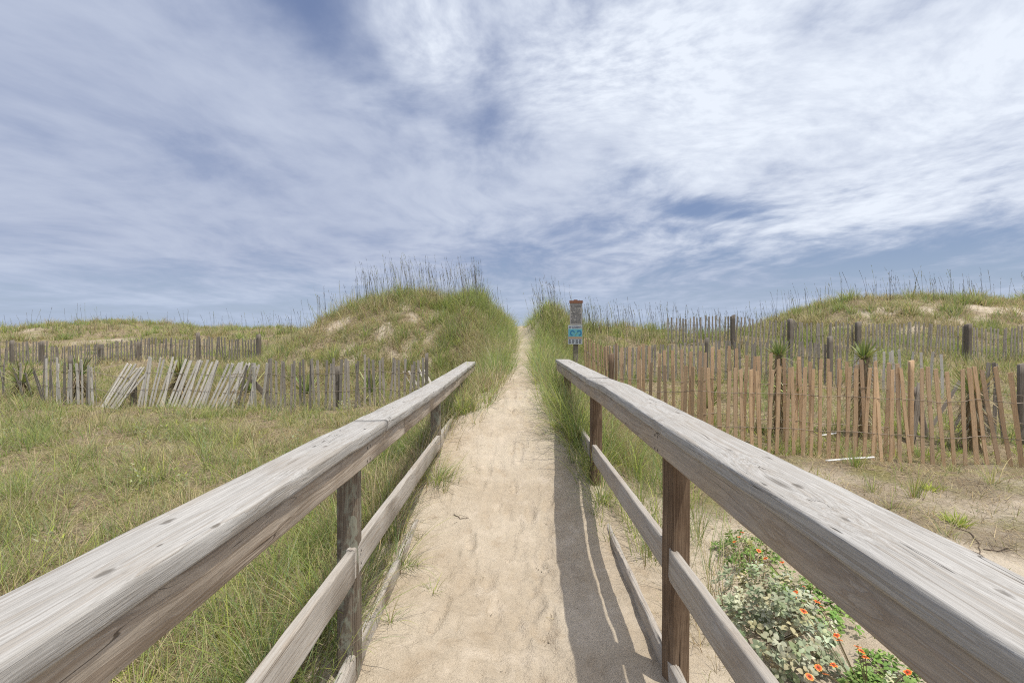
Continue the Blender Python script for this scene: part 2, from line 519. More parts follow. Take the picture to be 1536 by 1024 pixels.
# ------------------------------------------------------------------ wood
def wood_mat(name, light, dark, brown, grain=1.0, axis='Y', dirt=0.35, lichen=0.0, knots=1.0, rnd=0.0, cracks=.8, spots=()):
    m, t, bs = new_mat(name)
    tcn = t.node('ShaderNodeTexCoord')
    oi = t.node('ShaderNodeObjectInfo')
    off = t.m('MULTIPLY', oi.outputs['Random'], 37.0)
    ov = t.comb(off, off, off)
    va = t.node('ShaderNodeVectorMath', operation='ADD')
    t.put(va.inputs[0], tcn.outputs['Object'])
    t.put(va.inputs[1], ov)
    p = va.outputs[0]
    al, ac = 0.022, 1.0
    sc = {'X': (al, ac, ac), 'Y': (ac, al, ac), 'Z': (ac, ac, al)}[axis]
    ksc = {'X': (1.6, 7, 7), 'Y': (7, 1.6, 7), 'Z': (7, 7, 1.6)}[axis]
    # knots push the grain aside
    vor = t.node('ShaderNodeTexVoronoi', feature='F1')
    t.put(vor.inputs['Vector'], t.mapv(p, scale=ksc))
    vor.inputs['Scale'].default_value = 0.55
    kd = vor.outputs['Distance']
    kpush = t.m('MULTIPLY', t.ramp01(kd, .34, .0), .05 * knots)
    wob = t.noise(t.mapv(p, scale=tuple(2.0 * a for a in ((.35, 1, 1) if axis == 'X' else (1, .35, 1) if axis == 'Y' else (1, 1, .35)))), 1.6, 2, .5)
    sh = t.m('ADD', kpush, t.m('MULTIPLY', wob, .06))
    vb = t.node('ShaderNodeVectorMath', operation='ADD')
    t.put(vb.inputs[0], t.mapv(p, scale=sc))
    t.put(vb.inputs[1], t.comb(sh, sh, sh))
    q = vb.outputs[0]
    coarse = t.noise(q, 22.0 * grain, 4, .55)
    fine = t.noise(q, 150.0 * grain, 5, .7)
    hair = t.noise(q, 480.0 * grain, 3, .6)
    patch = t.noise(p, 2.6, 4, .6)
    ring = t.m('FRACT', t.m('MULTIPLY', coarse, 7.0))
    fr2 = t.m('FRACT', t.m('MULTIPLY', coarse, 30.0))
    lines = t.ramp01(t.m('ABSOLUTE', t.m('SUBTRACT', fr2, .5)), .22, .0)
    chk = t.noise(t.mapv(q, loc=(7, 1, 4)), 17.0 * grain, 2, .5)
    check = t.m('MULTIPLY', t.ramp01(t.m('ABSOLUTE', t.m('SUBTRACT', chk, .5)), .0035, .001), t.ramp01(t.noise(p, 3.3, 2, .5), .50, .60))
    late = t.m('MULTIPLY', t.ramp01(ring, .55, .95), t.ramp01(ring, 1.0, .96))
    c = t.mix(t.ramp01(fine, .3, .72), dark, light)
    c = t.mix(t.m('MULTIPLY', late, .5), c, brown)
    c = t.mix(t.m('MULTIPLY', t.ramp01(patch, .48, .7), dirt), c, brown)
    c = t.mix(t.m('MULTIPLY', t.ramp01(hair, .55, .75), .35), c, tuple(min(1, a * 1.22) for a in light))
    c = t.mix(t.m('MULTIPLY', lines, t.m('MULTIPLY_ADD', patch, .7, .05)), c, tuple(.55 * a + .25 * b_ for a, b_ in zip(dark, brown)))
    crack = t.m('MAXIMUM', check, t.ramp01(t.noise(t.mapv(q, scale=(1, 1, 1), loc=(3, 3, 3)), 48.0 * grain, 3, .5), .29, .26))
    c = t.mix(t.m('MULTIPLY', crack, cracks), c, tuple(a * .28 for a in brown))
    kn = t.m('MULTIPLY', t.ramp01(kd, .085, .03), knots)
    for (kx, ky, kz, kr) in spots:
        ks = t.mapv(t.mapv(tcn.outputs['Object'], loc=(-kx, -ky, -kz)), scale=(1 / kr, .45 / kr, 1 / kr))
        lnv = t.node('ShaderNodeVectorMath', operation='LENGTH')
        wn_ = t.node('ShaderNodeVectorMath', operation='ADD')
        t.put(wn_.inputs[0], ks)
        nz_ = t.m('MULTIPLY_ADD', t.noise(tcn.outputs['Object'], 90.0, 2, .5), .8, -.4)
        t.put(wn_.inputs[1], t.comb(nz_, nz_, nz_))
        t.put(lnv.inputs[0], wn_.outputs[0])
        kn = t.m('MAXIMUM', kn, t.ramp01(lnv.outputs['Value'], 1.0, .35))
    c = t.mix(t.m('MULTIPLY', kn, .75), c, tuple(a * .35 for a in brown))
    if lichen:
        ln = t.noise(t.mapv(p, scale=(1, 1, .5)), 19.0, 6, .7, .5)
        c = t.mix(t.m('MULTIPLY', t.ramp01(ln, .48, .58), lichen), c, (0.30, 0.31, 0.24))
    if rnd:
        k = t.m('MULTIPLY_ADD', oi.outputs['Random'], rnd, 1 - rnd * .5)
        c = t.mix(1.0, c, t.comb(k, k, k), 'MULTIPLY')
        r2 = t.m('FRACT', t.m('MULTIPLY', oi.outputs['Random'], 91.7))
        c = t.mix(t.m('MULTIPLY', t.ramp01(r2, .55, 1), .45), c, tuple(.5 * (a + b_) for a, b_ in zip(dark, (.25, .23, .2))))
    t.put(bs.inputs['Base Color'], c)
    bs.inputs['Roughness'].default_value = 0.82
    bs.inputs['Specular IOR Level'].default_value = 0.25
    hgt = t.m('MULTIPLY_ADD', fine, .6, t.m('MULTIPLY', hair, .35))
    hgt = t.m('MULTIPLY_ADD', crack, -1.2, hgt)
    hgt = t.m('MULTIPLY_ADD', late, .35, hgt)
    hgt = t.m('MULTIPLY_ADD', kn, -.8, hgt)
    t.put(bs.inputs['Normal'], t.bump(hgt, .7, .004))
    return m


W_CAP = wood_mat('weathered_cap_wood', (0.52, 0.505, 0.47), (0.34, 0.325, 0.295), (0.31, 0.265, 0.21), 1.0, 'Y', .30,
                 spots=((-.712, .793, 1.04, .011), (-.653, 1.0, 1.036, .009), (-.774, 1.02, 1.036, .011), (-.70, .90, 1.038, .005), (.657, 1.18, 1.07, .008), (.735, 1.17, 1.07, .013), (.706, .96, 1.066, .009),
                        (.80, 2.2, 1.08, .013), (.77, 2.28, 1.08, .009), (.76, .70, 1.05, .010), (-.72, 1.75, 1.03, .010), (-.74, 3.1, 1.0, .014)))
W_BOARD = wood_mat('weathered_board_wood', (0.49, 0.425, 0.345), (0.36, 0.305, 0.24), (0.27, 0.20, 0.14), .6, 'Y', .4)
W_LOW = wood_mat('weathered_lower_wood', (0.51, 0.475, 0.42), (0.38, 0.345, 0.295), (0.34, 0.27, 0.20), .8, 'Y', .3, cracks=.25)
W_POST = wood_mat('brown_post_wood', (0.27, 0.195, 0.13), (0.13, 0.085, 0.053), (0.085, 0.052, 0.03), .8, 'Z', .6)
W_POSTL = wood_mat('lichened_post_wood', (0.28, 0.235, 0.18), (0.14, 0.11, 0.08), (0.09, 0.06, 0.04), .8, 'Z', .55, lichen=.75)
W_TAN = wood_mat('tan_lath_wood', (0.70, 0.505, 0.31), (0.58, 0.40, 0.235), (0.52, 0.33, 0.185), 1.6, 'Z', .3, knots=0.0, rnd=.35)
W_GREY = wood_mat('grey_lath_wood', (0.42, 0.385, 0.33), (0.26, 0.23, 0.19), (0.20, 0.155, 0.115), 1.6, 'Z', .4, knots=0.0, rnd=.6)
W_PALE = wood_mat('bleached_lath_wood', (0.76, 0.72, 0.64), (0.60, 0.56, 0.485), (0.46, 0.40, 0.32), 1.6, 'Z', .25, knots=0.0, rnd=.35)
W_GPOST = wood_mat('grey_fence_post_wood', (0.30, 0.265, 0.22), (0.17, 0.145, 0.115), (0.12, 0.09, 0.065), 1.2, 'Z', .4, knots=.6, rnd=.3)

WIRE, t, bs = new_mat('rusty_wire')
wn = t.noise(None, 60, 3)
t.put(bs.inputs['Base Color'], t.mix(wn, (0.22, 0.165, 0.115), (0.40, 0.34, 0.28)))
bs.inputs['Metallic'].default_value = .4
bs.inputs['Roughness'].default_value = .7
NAIL, t, bs = new_mat('nail_head')
bs.inputs['Base Color'].default_value = (0.06, 0.05, 0.045, 1)
bs.inputs['Roughness'].default_value = .6


def sweep_board(name, pts, wdt, hgt, mat, parent, bev=.006, res=.06, jit=.0012, seed=0, nails=(), endcut=(0, 0)):
    """a board of width wdt (x) and height hgt (z) swept along pts (x,y,z centres, mostly along y)"""
    pts = np.array(pts, float)
    L = pts[-1, 1] - pts[0, 1]
    n = max(3, int(L / res))
    ys = np.linspace(pts[0, 1], pts[-1, 1], n)
    xs = ip(ys, pts[:, 1], pts[:, 0], .12)
    zs = ip(ys, pts[:, 1], pts[:, 2], .12)
    a, b_ = wdt / 2, hgt / 2
    sec = []
    for (sx, sz, a0_) in ((1, 1, 0), (-1, 1, 90), (-1, -1, 180), (1, -1, 270)):
        for k in range(4):
            an = math.radians(a0_ + 30 * k)
            sec.append((sx * (a - bev) + bev * math.cos(an), sz * (b_ - bev) + bev * math.sin(an)))
    # midpoints let the flat faces cup a little
    sec.insert(4, (0, b_ - .0012))
    sec = np.array(sec)
    k = len(sec)
    V = np.zeros((n, k, 3))
    for j in range(k):
        V[:, j, 0] = xs + sec[j, 0] + jit * perlin(ys / .22 + seed * 3.7, np.full(n, j * .9 + seed))
        V[:, j, 1] = ys
        V[:, j, 2] = zs + sec[j, 1] + jit * perlin(ys / .25 + 40 + seed * 1.7, np.full(n, j * .9 + seed))
    # ragged ends
    V[0, :, 1] += endcut[0] * sec[:, 0] / a
    V[-1, :, 1] += endcut[1] * sec[:, 0] / a
    fl, sz_ = [], []
    for i in range(n - 1):
        for j in range(k):
            j2 = (j + 1) % k
            fl += [i * k + j, (i + 1) * k + j, (i + 1) * k + j2, i * k + j2]
            sz_.append(4)
    fl += list(range(0, k))
    sz_.append(k)
    fl += [(n - 1) * k + j for j in range(k - 1, -1, -1)]
    sz_.append(k)
    mi = [0] * len(sz_)
    V = V.reshape(-1, 3)
    for (nxp, nyp, nzp, axis) in nails:
        base = len(V)
        ring = []
        for q in range(8):
            an = q * math.pi / 4
            cr = .006
            if axis == 'z':
                ring.append((nxp + cr * math.cos(an), nyp + cr * math.sin(an), nzp))
            else:
                ring.append((nxp, nyp + cr * math.cos(an), nzp + cr * math.sin(an)))
        V = np.vstack([V, np.array(ring)])
        fl += list(range(base, base + 8))
        sz_.append(8)
        mi.append(1)
    me = mesh_np(name, V, fl, sz_, [mat, NAIL], matidx=mi, smooth=False)
    me.polygons.foreach_set('use_smooth', np.array([s == 4 for s in sz_]))
    o = link(name, me, parent)
    return o


def post_mesh(name, wx, wy, z0, z1, mat, parent, loc, rz=0, seed=0, bev=.008, lean=(0, 0), top_cut=0.0):
    n = max(4, int((z1 - z0) / .12))
    zs = np.linspace(z0, z1, n)
    sec = []
    a, b_ = wx / 2, wy / 2
    for (sx, sy, a0_) in ((1, 1, 0), (-1, 1, 90), (-1, -1, 180), (1, -1, 270)):
        for k in range(3):
            an = math.radians(a0_ + 45 * k)
            sec.append((sx * (a - bev) + bev * math.cos(an), sy * (b_ - bev) + bev * math.sin(an)))
    sec = np.array(sec)
    k = len(sec)
    V = np.zeros((n, k, 3))
    for j in range(k):
        V[:, j, 0] = sec[j, 0] + .0018 * perlin(zs / .2 + seed, np.full(n, j * .8)) + lean[0] * (zs - z0)
        V[:, j, 1] = sec[j, 1] + .0018 * perlin(zs / .2 + seed + 9, np.full(n, j * .8)) + lean[1] * (zs - z0)
        V[:, j, 2] = zs
    V[-1, :, 2] += top_cut * sec[:, 0] / a
    fl, sz_ = [], []
    for i in range(n - 1):
        for j in range(k):
            j2 = (j + 1) % k
            fl += [i * k + j, i * k + j2, (i + 1) * k + j2, (i + 1) * k + j]
            sz_.append(4)
    fl += [(n - 1) * k + j for j in range(k)]
    sz_.append(k)
    me = mesh_np(name, V.reshape(-1, 3), fl, sz_, [mat])
    me.polygons.foreach_set('use_smooth', np.array([s == 4 for s in sz_]))
    return link(name, me, parent, loc, (0, 0, rz))


# ------------------------------------------------------------------ railings
def zline(Y, tab):
    return float(np.interp(Y, [a for a, _ in tab], [b_ for _, b_ in tab]))


RT_L = [(-1.2, 1.05), (.5, 1.04), (1.83, 1.03), (2.5, 1.012), (3.9, .992), (6, 1.0), (8.1, 1.012)]
RT_R = [(-1.2, 1.03), (.5, 1.045), (1, 1.066), (2, 1.078), (3.2, 1.108), (4, 1.092), (6.75, 1.115)]
CT = .054


def railing(side, tab, yend, cap_x, board_x, low_x, kick_x, joints, label, posts, pmat, seed):
    root = thing('wooden_railing', label, 'railing', (0, 0, 0), 0, 'railings along the sandy path')
    xc, wc = sum(cap_x) / 2, abs(cap_x[1] - cap_x[0])
    ys = [-1.2] + joints + [yend]
    for i in range(len(ys) - 1):
        a, b_ = ys[i] + (.003 if i else 0), ys[i + 1] - .003
        k = np.linspace(a, b_, 8)
        dzj = (0, .004, -.003, .002)[i % 4]
        dxj = (0, .004, -.004, .003)[i % 4]
        nl = []
        for py_, _ in posts:
            if a + .1 < py_ < b_ - .1:
                for q in (-.05, .05):
                    nl.append((xc + q, py_ + .02 * q / .05, zline(py_, tab) + dzj + .0004, 'z'))
        sweep_board('cap_rail', [(xc + dxj, y, zline(y, tab) - CT / 2 + dzj) for y in k], wc, CT, W_CAP, root,
                    bev=.011, seed=seed + i, jit=.0032, nails=nl, endcut=(.004 * (i % 2), -.004))
    xb, wb = sum(board_x) / 2, abs(board_x[1] - board_x[0])
    bjo = [-1.2] + [j + .45 for j in joints[:-1]] + [yend - .03]
    for i in range(len(bjo) - 1):
        a, b_ = bjo[i] + (.002 if i else 0), bjo[i + 1] - .002
        k = np.linspace(a, b_, 8)
        face = board_x[0]
        nl = []
        for py_, _ in posts:
            if a < py_ < b_:
                for q in (-.03, .03):
                    for s_ in (-.02, .02):
                        nl.append((face - side * .0016, py_ + s_, zline(py_, tab) - CT - .055 + q, 'x'))
        sweep_board('fascia_board', [(xb, y, zline(y, tab) - CT - .0525) for y in k], wb, .101, W_BOARD, root,
                    bev=.007, seed=seed + 20 + i, jit=.0025, nails=nl)
    xl, wl_ = sum(low_x) / 2, abs(low_x[1] - low_x[0])
    lend = 6.1 if side < 0 else 5.1
    lj = [-1.2, 2.02, 4.1 if side > 0 else 4.47, lend]
    for i in range(3):
        k = np.linspace(lj[i] + .002, lj[i + 1] - .002, 6)
        nl = []
        for py_, _ in posts:
            if lj[i] < py_ < lj[i + 1]:
                for q in (-.03, .03):
                    nl.append((low_x[0] - side * .0014, py_ + .015, .43 + q, 'x'))
        drop = -.012 if side < 0 else .0
        sweep_board('lower_rail', [(xl + side * .004 * (i % 2), y, .43 + drop * (y - 1) / 3 + (.004 if i == 1 else 0)) for y in k], wl_, .142, W_LOW, root,
                    bev=.009, seed=seed + 40 + i, jit=.0025, nails=nl)
    xk, wk = sum(kick_x) / 2, abs(kick_x[1] - kick_x[0])
    kp = np.linspace(-1.2, 4.35, 14)
    sweep_board('kick_board', [(xk + .012 * math.sin(y * 1.7 + side), y, -.062 + .008 * math.sin(y * 2.3) + .012 * max(0, y - 3) + (.015 if side < 0 else 0)) for y in kp], wk, .13, W_LOW, root,
                bev=.013, seed=seed + 60, jit=.007)
    for py_, rz in posts:
        px_ = board_x[1] + side * (.0475 + .004)
        top = zline(py_, tab) - CT - .004
        gz = hz(px_, py_)
        post_mesh('post', .089, .089, 0, top - gz + .55, pmat, root, (px_, py_, gz - .55), rz, seed + py_)
    return root


railing(-1, RT_L, 8.1, (-.645, -.822), (-.660, -.698), (-.70, -.738), (-.715, -.752), [2.35, 5.35],
        'grey weathered railing on the left of the path, its lower rail lit by the sun', [(.0, 0), (2.09, 0.06), (4.47, -.03), (6.6, .05)], W_POSTL, 1)
railing(1, RT_R, 6.75, (.64, .845), (.655, .693), (.70, .738), (.715, .75), [3.95],
        'grey weathered railing on the right throwing its shadow across the path', [(.03, 0), (2.06, .30), (4.03, .12), (6.1, 0)], W_POST, 5)


# ------------------------------------------------------------------ slat fences
def picket_mesh(hh, wdt, th, seed, mat):
    n = 9
    zs = np.linspace(0, hh, n)
    V = np.zeros((n, 4, 3))
    bowx = .006 * perlin(zs / .5 + seed * 5.1, np.full(n, seed + .3))
    bowy = .008 * perlin(zs / .6 + seed * 2.1, np.full(n, seed + 7.3))
    tw = .12 * perlin(zs / .9 + seed, np.full(n, seed + 3.3))
    for j, (sx, sy) in enumerate(((-1, -1), (1, -1), (1, 1), (-1, 1))):
        wv_ = wdt / 2 * (1 + .08 * perlin(zs / .3 + seed, np.full(n, j + seed * 1.3)))
        x0, y0 = sx * wv_, sy * th / 2
        V[:, j, 0] = x0 * np.cos(tw) - y0 * np.sin(tw) + bowx
        V[:, j, 1] = x0 * np.sin(tw) + y0 * np.cos(tw) + bowy
        V[:, j, 2] = zs
    V[-1, :, 2] += np.array([-1, 1, 1, -1]) * .006 * math.sin(seed * 9.1)
    fl, sz_ = [], []
    for i in range(n - 1):
        for j in range(4):
            j2 = (j + 1) % 4
            fl += [i * 4 + j, i * 4 + j2, (i + 1) * 4 + j2, (i + 1) * 4 + j]
            sz_.append(4)
    fl += [(n - 1) * 4 + j for j in range(4)]
    sz_.append(4)
    return mesh_np('picket', V.reshape(-1, 3), fl, sz_, [mat])


def tube_np(pts, r, sides=4):
    pts = np.array(pts, float)
    n = len(pts)
    tan = np.gradient(pts, axis=0)
    tan /= np.linalg.norm(tan, axis=1)[:, None] + 1e-9
    up = np.tile(np.array([0, 0, 1.0]), (n, 1))
    up[np.abs(tan[:, 2]) > .8] = (1, 0, 0)
    s = np.cross(tan, up)
    s /= np.linalg.norm(s, axis=1)[:, None] + 1e-9
    q = np.cross(s, tan)
    rr = np.broadcast_to(np.asarray(r, float), (n,))
    V = np.zeros((n, sides, 3))
    for j in range(sides):
        an = 2 * math.pi * j / sides
        V[:, j] = pts + (s * math.cos(an) + q * math.sin(an)) * rr[:, None]
    fl, sz_ = [], []
    for i in range(n - 1):
        for j in range(sides):
            j2 = (j + 1) % sides
            fl += [i * sides + j, i * sides + j2, (i + 1) * sides + j2, (i + 1) * sides + j]
            sz_.append(4)
    return V.reshape(-1, 3), fl, sz_


class Acc:
    def __init__(self):
        self.v, self.f, self.s, self.mi, self.n = [], [], [], [], 0

    def add(self, V, fl, sz_, mi=0):
        self.v.append(np.asarray(V, float))
        self.f.append(np.asarray(fl, int) + self.n)
        self.s += list(sz_)
        self.mi += [mi] * len(sz_)
        self.n += len(V)

    def mesh(self, name, mats, smooth=False):
        return mesh_np(name, np.vstack(self.v), np.concatenate(self.f), self.s, mats, matidx=self.mi, smooth=smooth)


def fence(name, label, cat, pk, wires, posts, group=None, panel=False, wdt=.042, th=.010):
    """pk: list of dict(x,y,z0,h,lx,ly,mat) in world; wires: heights along the slats; posts: (x,y,h,w,mat,leanx)"""
    c = (sum(p['x'] for p in pk) / len(pk), sum(p['y'] for p in pk) / len(pk))
    o0 = Vector((c[0], c[1], hz(*c)))
    root = thing(name, label, cat, o0, 0, group)
    mats = []
    for p in pk:
        if p['mat'] not in mats:
            mats.append(p['mat'])
    acc = Acc()
    lines = [[] for _ in wires]
    for i, p in enumerate(pk):
        nb = pk[min(i + 1, len(pk) - 1)], pk[max(i - 1, 0)]
        yaw = math.atan2(nb[0]['y'] - nb[1]['y'], nb[0]['x'] - nb[1]['x']) + random.gauss(0, .12)
        if math.cos(yaw) < 0:
            yaw += math.pi
        me = picket_mesh(p['h'], wdt * random.uniform(.9, 1.1), th, random.random() * 50, p['mat'])
        R = Matrix.Rotation(p['ly'], 3, 'X') @ Matrix.Rotation(p['lx'], 3, 'Y') @ Matrix.Rotation(yaw, 3, 'Z')
        loc = Vector((p['x'], p['y'], p['z0']))
        if panel:
            vs = np.array([tuple(R @ vtx.co + loc - o0) for vtx in me.vertices])
            fl = [k for f in me.polygons for k in f.vertices]
            acc.add(vs, fl, [len(f.vertices) for f in me.polygons], mats.index(p['mat']))
            bpy.data.meshes.remove(me)
        else:
            o = link('picket', me, root, loc - o0, R.to_euler())
        for k, hw in enumerate(wires):
            hh = min(hw, p['h'] - .03)
            q = R @ Vector((0, 0, hh)) + loc - o0
            nrm = R @ Vector((0, 1, 0))
            sgn = 1 if (i + k) % 2 else -1
            lines[k].append((tuple(q + nrm * .008 * sgn), tuple(q - nrm * .008 * sgn), p.get('brk', False)))
    if panel:
        link('slat_panel', acc.mesh('slat_panel', mats), root)
    wa = Acc()
    for ln in lines:
        run = []
        for a, b_, brk in ln + [(None, None, True)]:
            if brk:
                if len(run) > 2:
                    for s in (0, 1):
                        V, fl, sz_ = tube_np([r[s] for r in run], .0036 if not panel else .003, 4)
                        wa.add(V, fl, sz_)
                run = []
            if a is not None:
                run.append((a, b_))
    if wa.n:
        link('wire', wa.mesh('wire', [WIRE], True), root)
    for (x, y, h_, wd, mt, lx) in posts:
        g = hz(x, y)
        post_mesh('post', wd, wd, 0, h_ + .4, mt, root, Vector((x, y, g - .4)) - o0, random.uniform(-.4, .4), random.random() * 30, .006, (lx, 0), .01)
    return root


def run_pk(p0, p1, pitch, h, mat, lean=0.0, leany=0.0, bury=.08, jz=.03, jl=.022, matf=None, gap=0.0, jt=.07):
    """pickets from photo column/distance p0 to p1"""
    (ax, ay), (bx2, by2) = at(*p0), at(*p1)
    n = max(2, int(math.hypot(bx2 - ax, by2 - ay) / pitch))
    out = []
    for i in range(n):
        if random.random() < gap:
            continue
        f = (i + .5 + random.uniform(-jt, jt)) / n
        x, y = ax + (bx2 - ax) * f, ay + (by2 - ay) * f
        ll = lean(f) if callable(lean) else lean
        hh = (h(f) if callable(h) else h) + random.gauss(0, jz * .6)
        out.append(dict(x=x, y=y, z0=hz(x, y) - bury, h=hh + bury, lx=ll + random.gauss(0, jl), ly=leany + random.gauss(0, jl), mat=matf(f) if matf else mat))
    return out


# tan fence, front roll
pk = run_pk((956, 6.45), (1060, 5.95), .105, lambda f: 1.2 - .12 * f, W_TAN)
pk += run_pk((1060, 5.95), (1345, 5.6), .10, lambda f: 1.08 + .06 * f, W_TAN, lean=.01)
pk += run_pk((1345, 5.6), (1545, 5.35), .112, lambda f: 1.17, W_TAN, lean=lambda f: -.03 - .13 * f)
pk += run_pk((1545, 5.35), (1760, 5.1), .112, 1.15, W_TAN, lean=-.1)
fence('sand_fence', 'newer tan slat fence, the shorter front roll ending in leaning slats', 'fence', pk, (.42, .86), [],
      'fences across the dunes')
# tan fence, rear roll with the return towards the sign
pk = run_pk((876, 9.2), (916, 6.9), .10, lambda f: 1.12 + .1 * f, W_TAN)
pk += run_pk((918, 6.75), (1110, 6.5), .105, lambda f: 1.32, W_TAN, jz=.05)
pk += run_pk((1110, 6.5), (1350, 5.95), .105, lambda f: 1.27 - .05 * f, W_TAN, jz=.05)
fence('sand_fence', 'tan slat fence with taller brown slats, running back to the beach sign', 'fence', pk, (.45, .95),
      [(*at(917, 6.65), 1.18, .075, W_POST, 0), (*at(1367, 5.95), 1.25, .05, W_TAN, 0)], 'fences across the dunes')
# old grey fence lurching behind the tan one
pk = run_pk((1365, 6.9), (1470, 6.6), .12, 1.0, W_GREY, lean=lambda f: .25 + .1 * math.sin(9 * f), jl=.12, gap=.35)
pk += run_pk((1470, 6.6), (1640, 6.1), .11, 1.15, W_GREY, lean=.03, jl=.1, gap=.15)
fence('sand_fence', 'collapsing dark grey slats leaning behind the tan fence', 'fence', pk, (.4, .8),
      [(*at(1532, 6.5), 1.15, .06, W_GPOST, 0.0), (*at(1487, 6.7), 1.0, .06, W_GPOST, -.1)], 'fences across the dunes')
# two grey fences farther back on the right
pk = run_pk((905, 10.0), (1070, 10.2), .10, .82, W_GREY, jl=.02)
pk += run_pk((1070, 10.2), (1275, 9.6), .10, .88, W_GREY, jl=.02)
pk += run_pk((1275, 9.6), (1420, 8.9), .10, .85, W_PALE, jl=.05, gap=.2)
fence('sand_fence', 'grey weathered slat fence between the tan fence and the dune ridge', 'fence', pk, (.3, .65),
      [(*at(1245, 9.65), 1.05, .085, W_GPOST, 0), (*at(1060, 10.2), .95, .07, W_GPOST, 0)], 'fences across the dunes', panel=True)
pk = run_pk((1000, 13.6), (1100, 13.2), .10, lambda f: .75 + .18 * f, W_GREY, jl=.02)
pk += run_pk((1100, 13.2), (1190, 12.9), .10, lambda f: .95 + .12 * f, W_GREY, lean=.06, jl=.02)
pk += run_pk((1190, 12.9), (1300, 12.6), .10, lambda f: 1.05 - .17 * f, W_GREY, jl=.02)
pk += run_pk((1300, 12.6), (1580, 12.2), .10, .9, W_GREY, jl=.02)
pk += run_pk((1580, 12.2), (1750, 12), .10, .9, W_GREY, jl=.02)
fence('sand_fence', 'long grey slat fence with square posts at the foot of the right dune', 'fence', pk, (.35, .7),
      [(*at(1100, 13.15), 1.0, .10, W_GPOST, 0), (*at(1185, 12.85), 1.1, .10, W_GPOST, 0), (*at(1287, 12.55), 1.02, .115, W_GPOST, 0),
       (*at(1452, 12.3), 1.0, .115, W_GPOST, 0), (*at(1610, 12.1), 1.0, .11, W_GPOST, 0)], 'fences across the dunes', panel=True)


# left front fence: upright, toppled and bleached lengths
def lm(f):
    return W_PALE if random.random() < .6 else W_GREY


pk = run_pk((-60, 9.3), (75, 8.9), .11, .62, W_GREY, lean=-.15, jl=.12, jz=.1, gap=.25)
pk += run_pk((60, 8.95), (148, 8.75), .08, lambda f: .82, W_PALE, jl=.04, jz=.12, matf=lm)
pk += run_pk((140, 8.7), (172, 8.6), .05, .95, W_PALE, lean=.55, leany=-.1, jl=.06)
pk[-1]['brk'] = True
pk += run_pk((202, 8.6), (345, 8.4), .072, .94, W_PALE, lean=lambda f: .14 + .32 * f, leany=-.08, jl=.05)
pk += run_pk((335, 8.35), (395, 8.3), .095, .85, W_PALE, lean=lambda f: .42 - .5 * f, jl=.12, matf=lm)
pk += run_pk((395, 8.3), (520, 8.2), .088, .92, W_GREY, lean=-.01, jl=.03, jz=.05)
pk += run_pk((520, 8.2), (645, 8.7), .088, .90, W_GREY, lean=.0, jl=.04, jz=.06)
pk += run_pk((632, 9.1), (668, 9.3), .11, .75, W_PALE, lean=-.45, jl=.08)
fence('sand_fence', 'battered grey slat fence with bleached slats toppled sideways across the left field', 'fence', pk, (.42, .74),
      [(*at(640, 8.68), 1.02, .06, W_GPOST, 0), (*at(505, 8.3), .8, .09, W_GPOST, 0), (*at(200, 8.75), .5, .08, W_GPOST, 0), (*at(105, 8.95), .95, .06, W_GPOST, 0)],
      'fences across the dunes')
pk = run_pk((-130, 14.6), (70, 14.6), .10, .75, W_GREY, jl=.03)
pk += run_pk((70, 14.6), (210, 14.2), .10, .62, W_GREY, jl=.03)
pk += run_pk((210, 14.2), (300, 13.8), .10, .66, W_GREY, jl=.03, lean=.05)
pk += run_pk((300, 13.8), (388, 13.2), .10, lambda f: .7 + .12 * f, W_GREY, jl=.03)
fence('sand_fence', 'far grey slat fence climbing towards a tall end post below the left dunes', 'fence', pk, (.25, .55),
      [(*at(388, 13.2), .9, .09, W_GPOST, 0), (*at(297, 13.8), .85, .085, W_GPOST, 0), (*at(208, 14.2), .55, .085, W_GPOST, 0), (*at(151, 14.4), .6, .085, W_GPOST, 0),
       (*at(63, 14.6), .75, .085, W_GPOST, 0), (*at(18, 14.6), .8, .085, W_GPOST, 0)], 'fences across the dunes', panel=True)


# ------------------------------------------------------------------ leaf and grass materials
def leaf_mat(name, rough=.6, trans=.45, tint=(1, 1, 1), attr=True, color=None, var=.25):
    m, t, bs = new_mat(name)
    if attr:
        c = t.node('ShaderNodeAttribute', attribute_name='col').outputs['Color']
    else:
        n = t.noise(t.node('ShaderNodeNewGeometry').outputs['Position'], 40.0, 3, .6)
        c = t.mix(n, tuple(a * (1 - var) for a in color), tuple(a * (1 + var) for a in color))
    t.put(bs.inputs['Base Color'], c)
    bs.inputs['Roughness'].default_value = rough
    bs.inputs['Specular IOR Level'].default_value = .3
    tr = t.node('ShaderNodeBsdfTranslucent')
    t.put(tr.inputs['Color'], c)
    mx = t.node('ShaderNodeMixShader')
    mx.inputs[0].default_value = trans
    out = m.node_tree.nodes['Material Output']
    t.l.new(bs.outputs[0], mx.inputs[1])
    t.l.new(tr.outputs[0], mx.inputs[2])
    t.l.new(mx.outputs[0], out.inputs['Surface'])
    return m


GRASS = leaf_mat('grass_blade')

GREEN = np.array([0.26, 0.365, 0.085])
DEEP = np.array([0.15, 0.22, 0.06])
LIME = np.array([0.46, 0.53, 0.105])
OLIVE = np.array([0.34, 0.355, 0.13])
STRAW = np.array([0.66, 0.56, 0.32])
BROWN = np.array([0.33, 0.25, 0.145])
GREYB = np.array([0.44, 0.385, 0.27])
BLUEG = np.array([0.26, 0.36, 0.165])


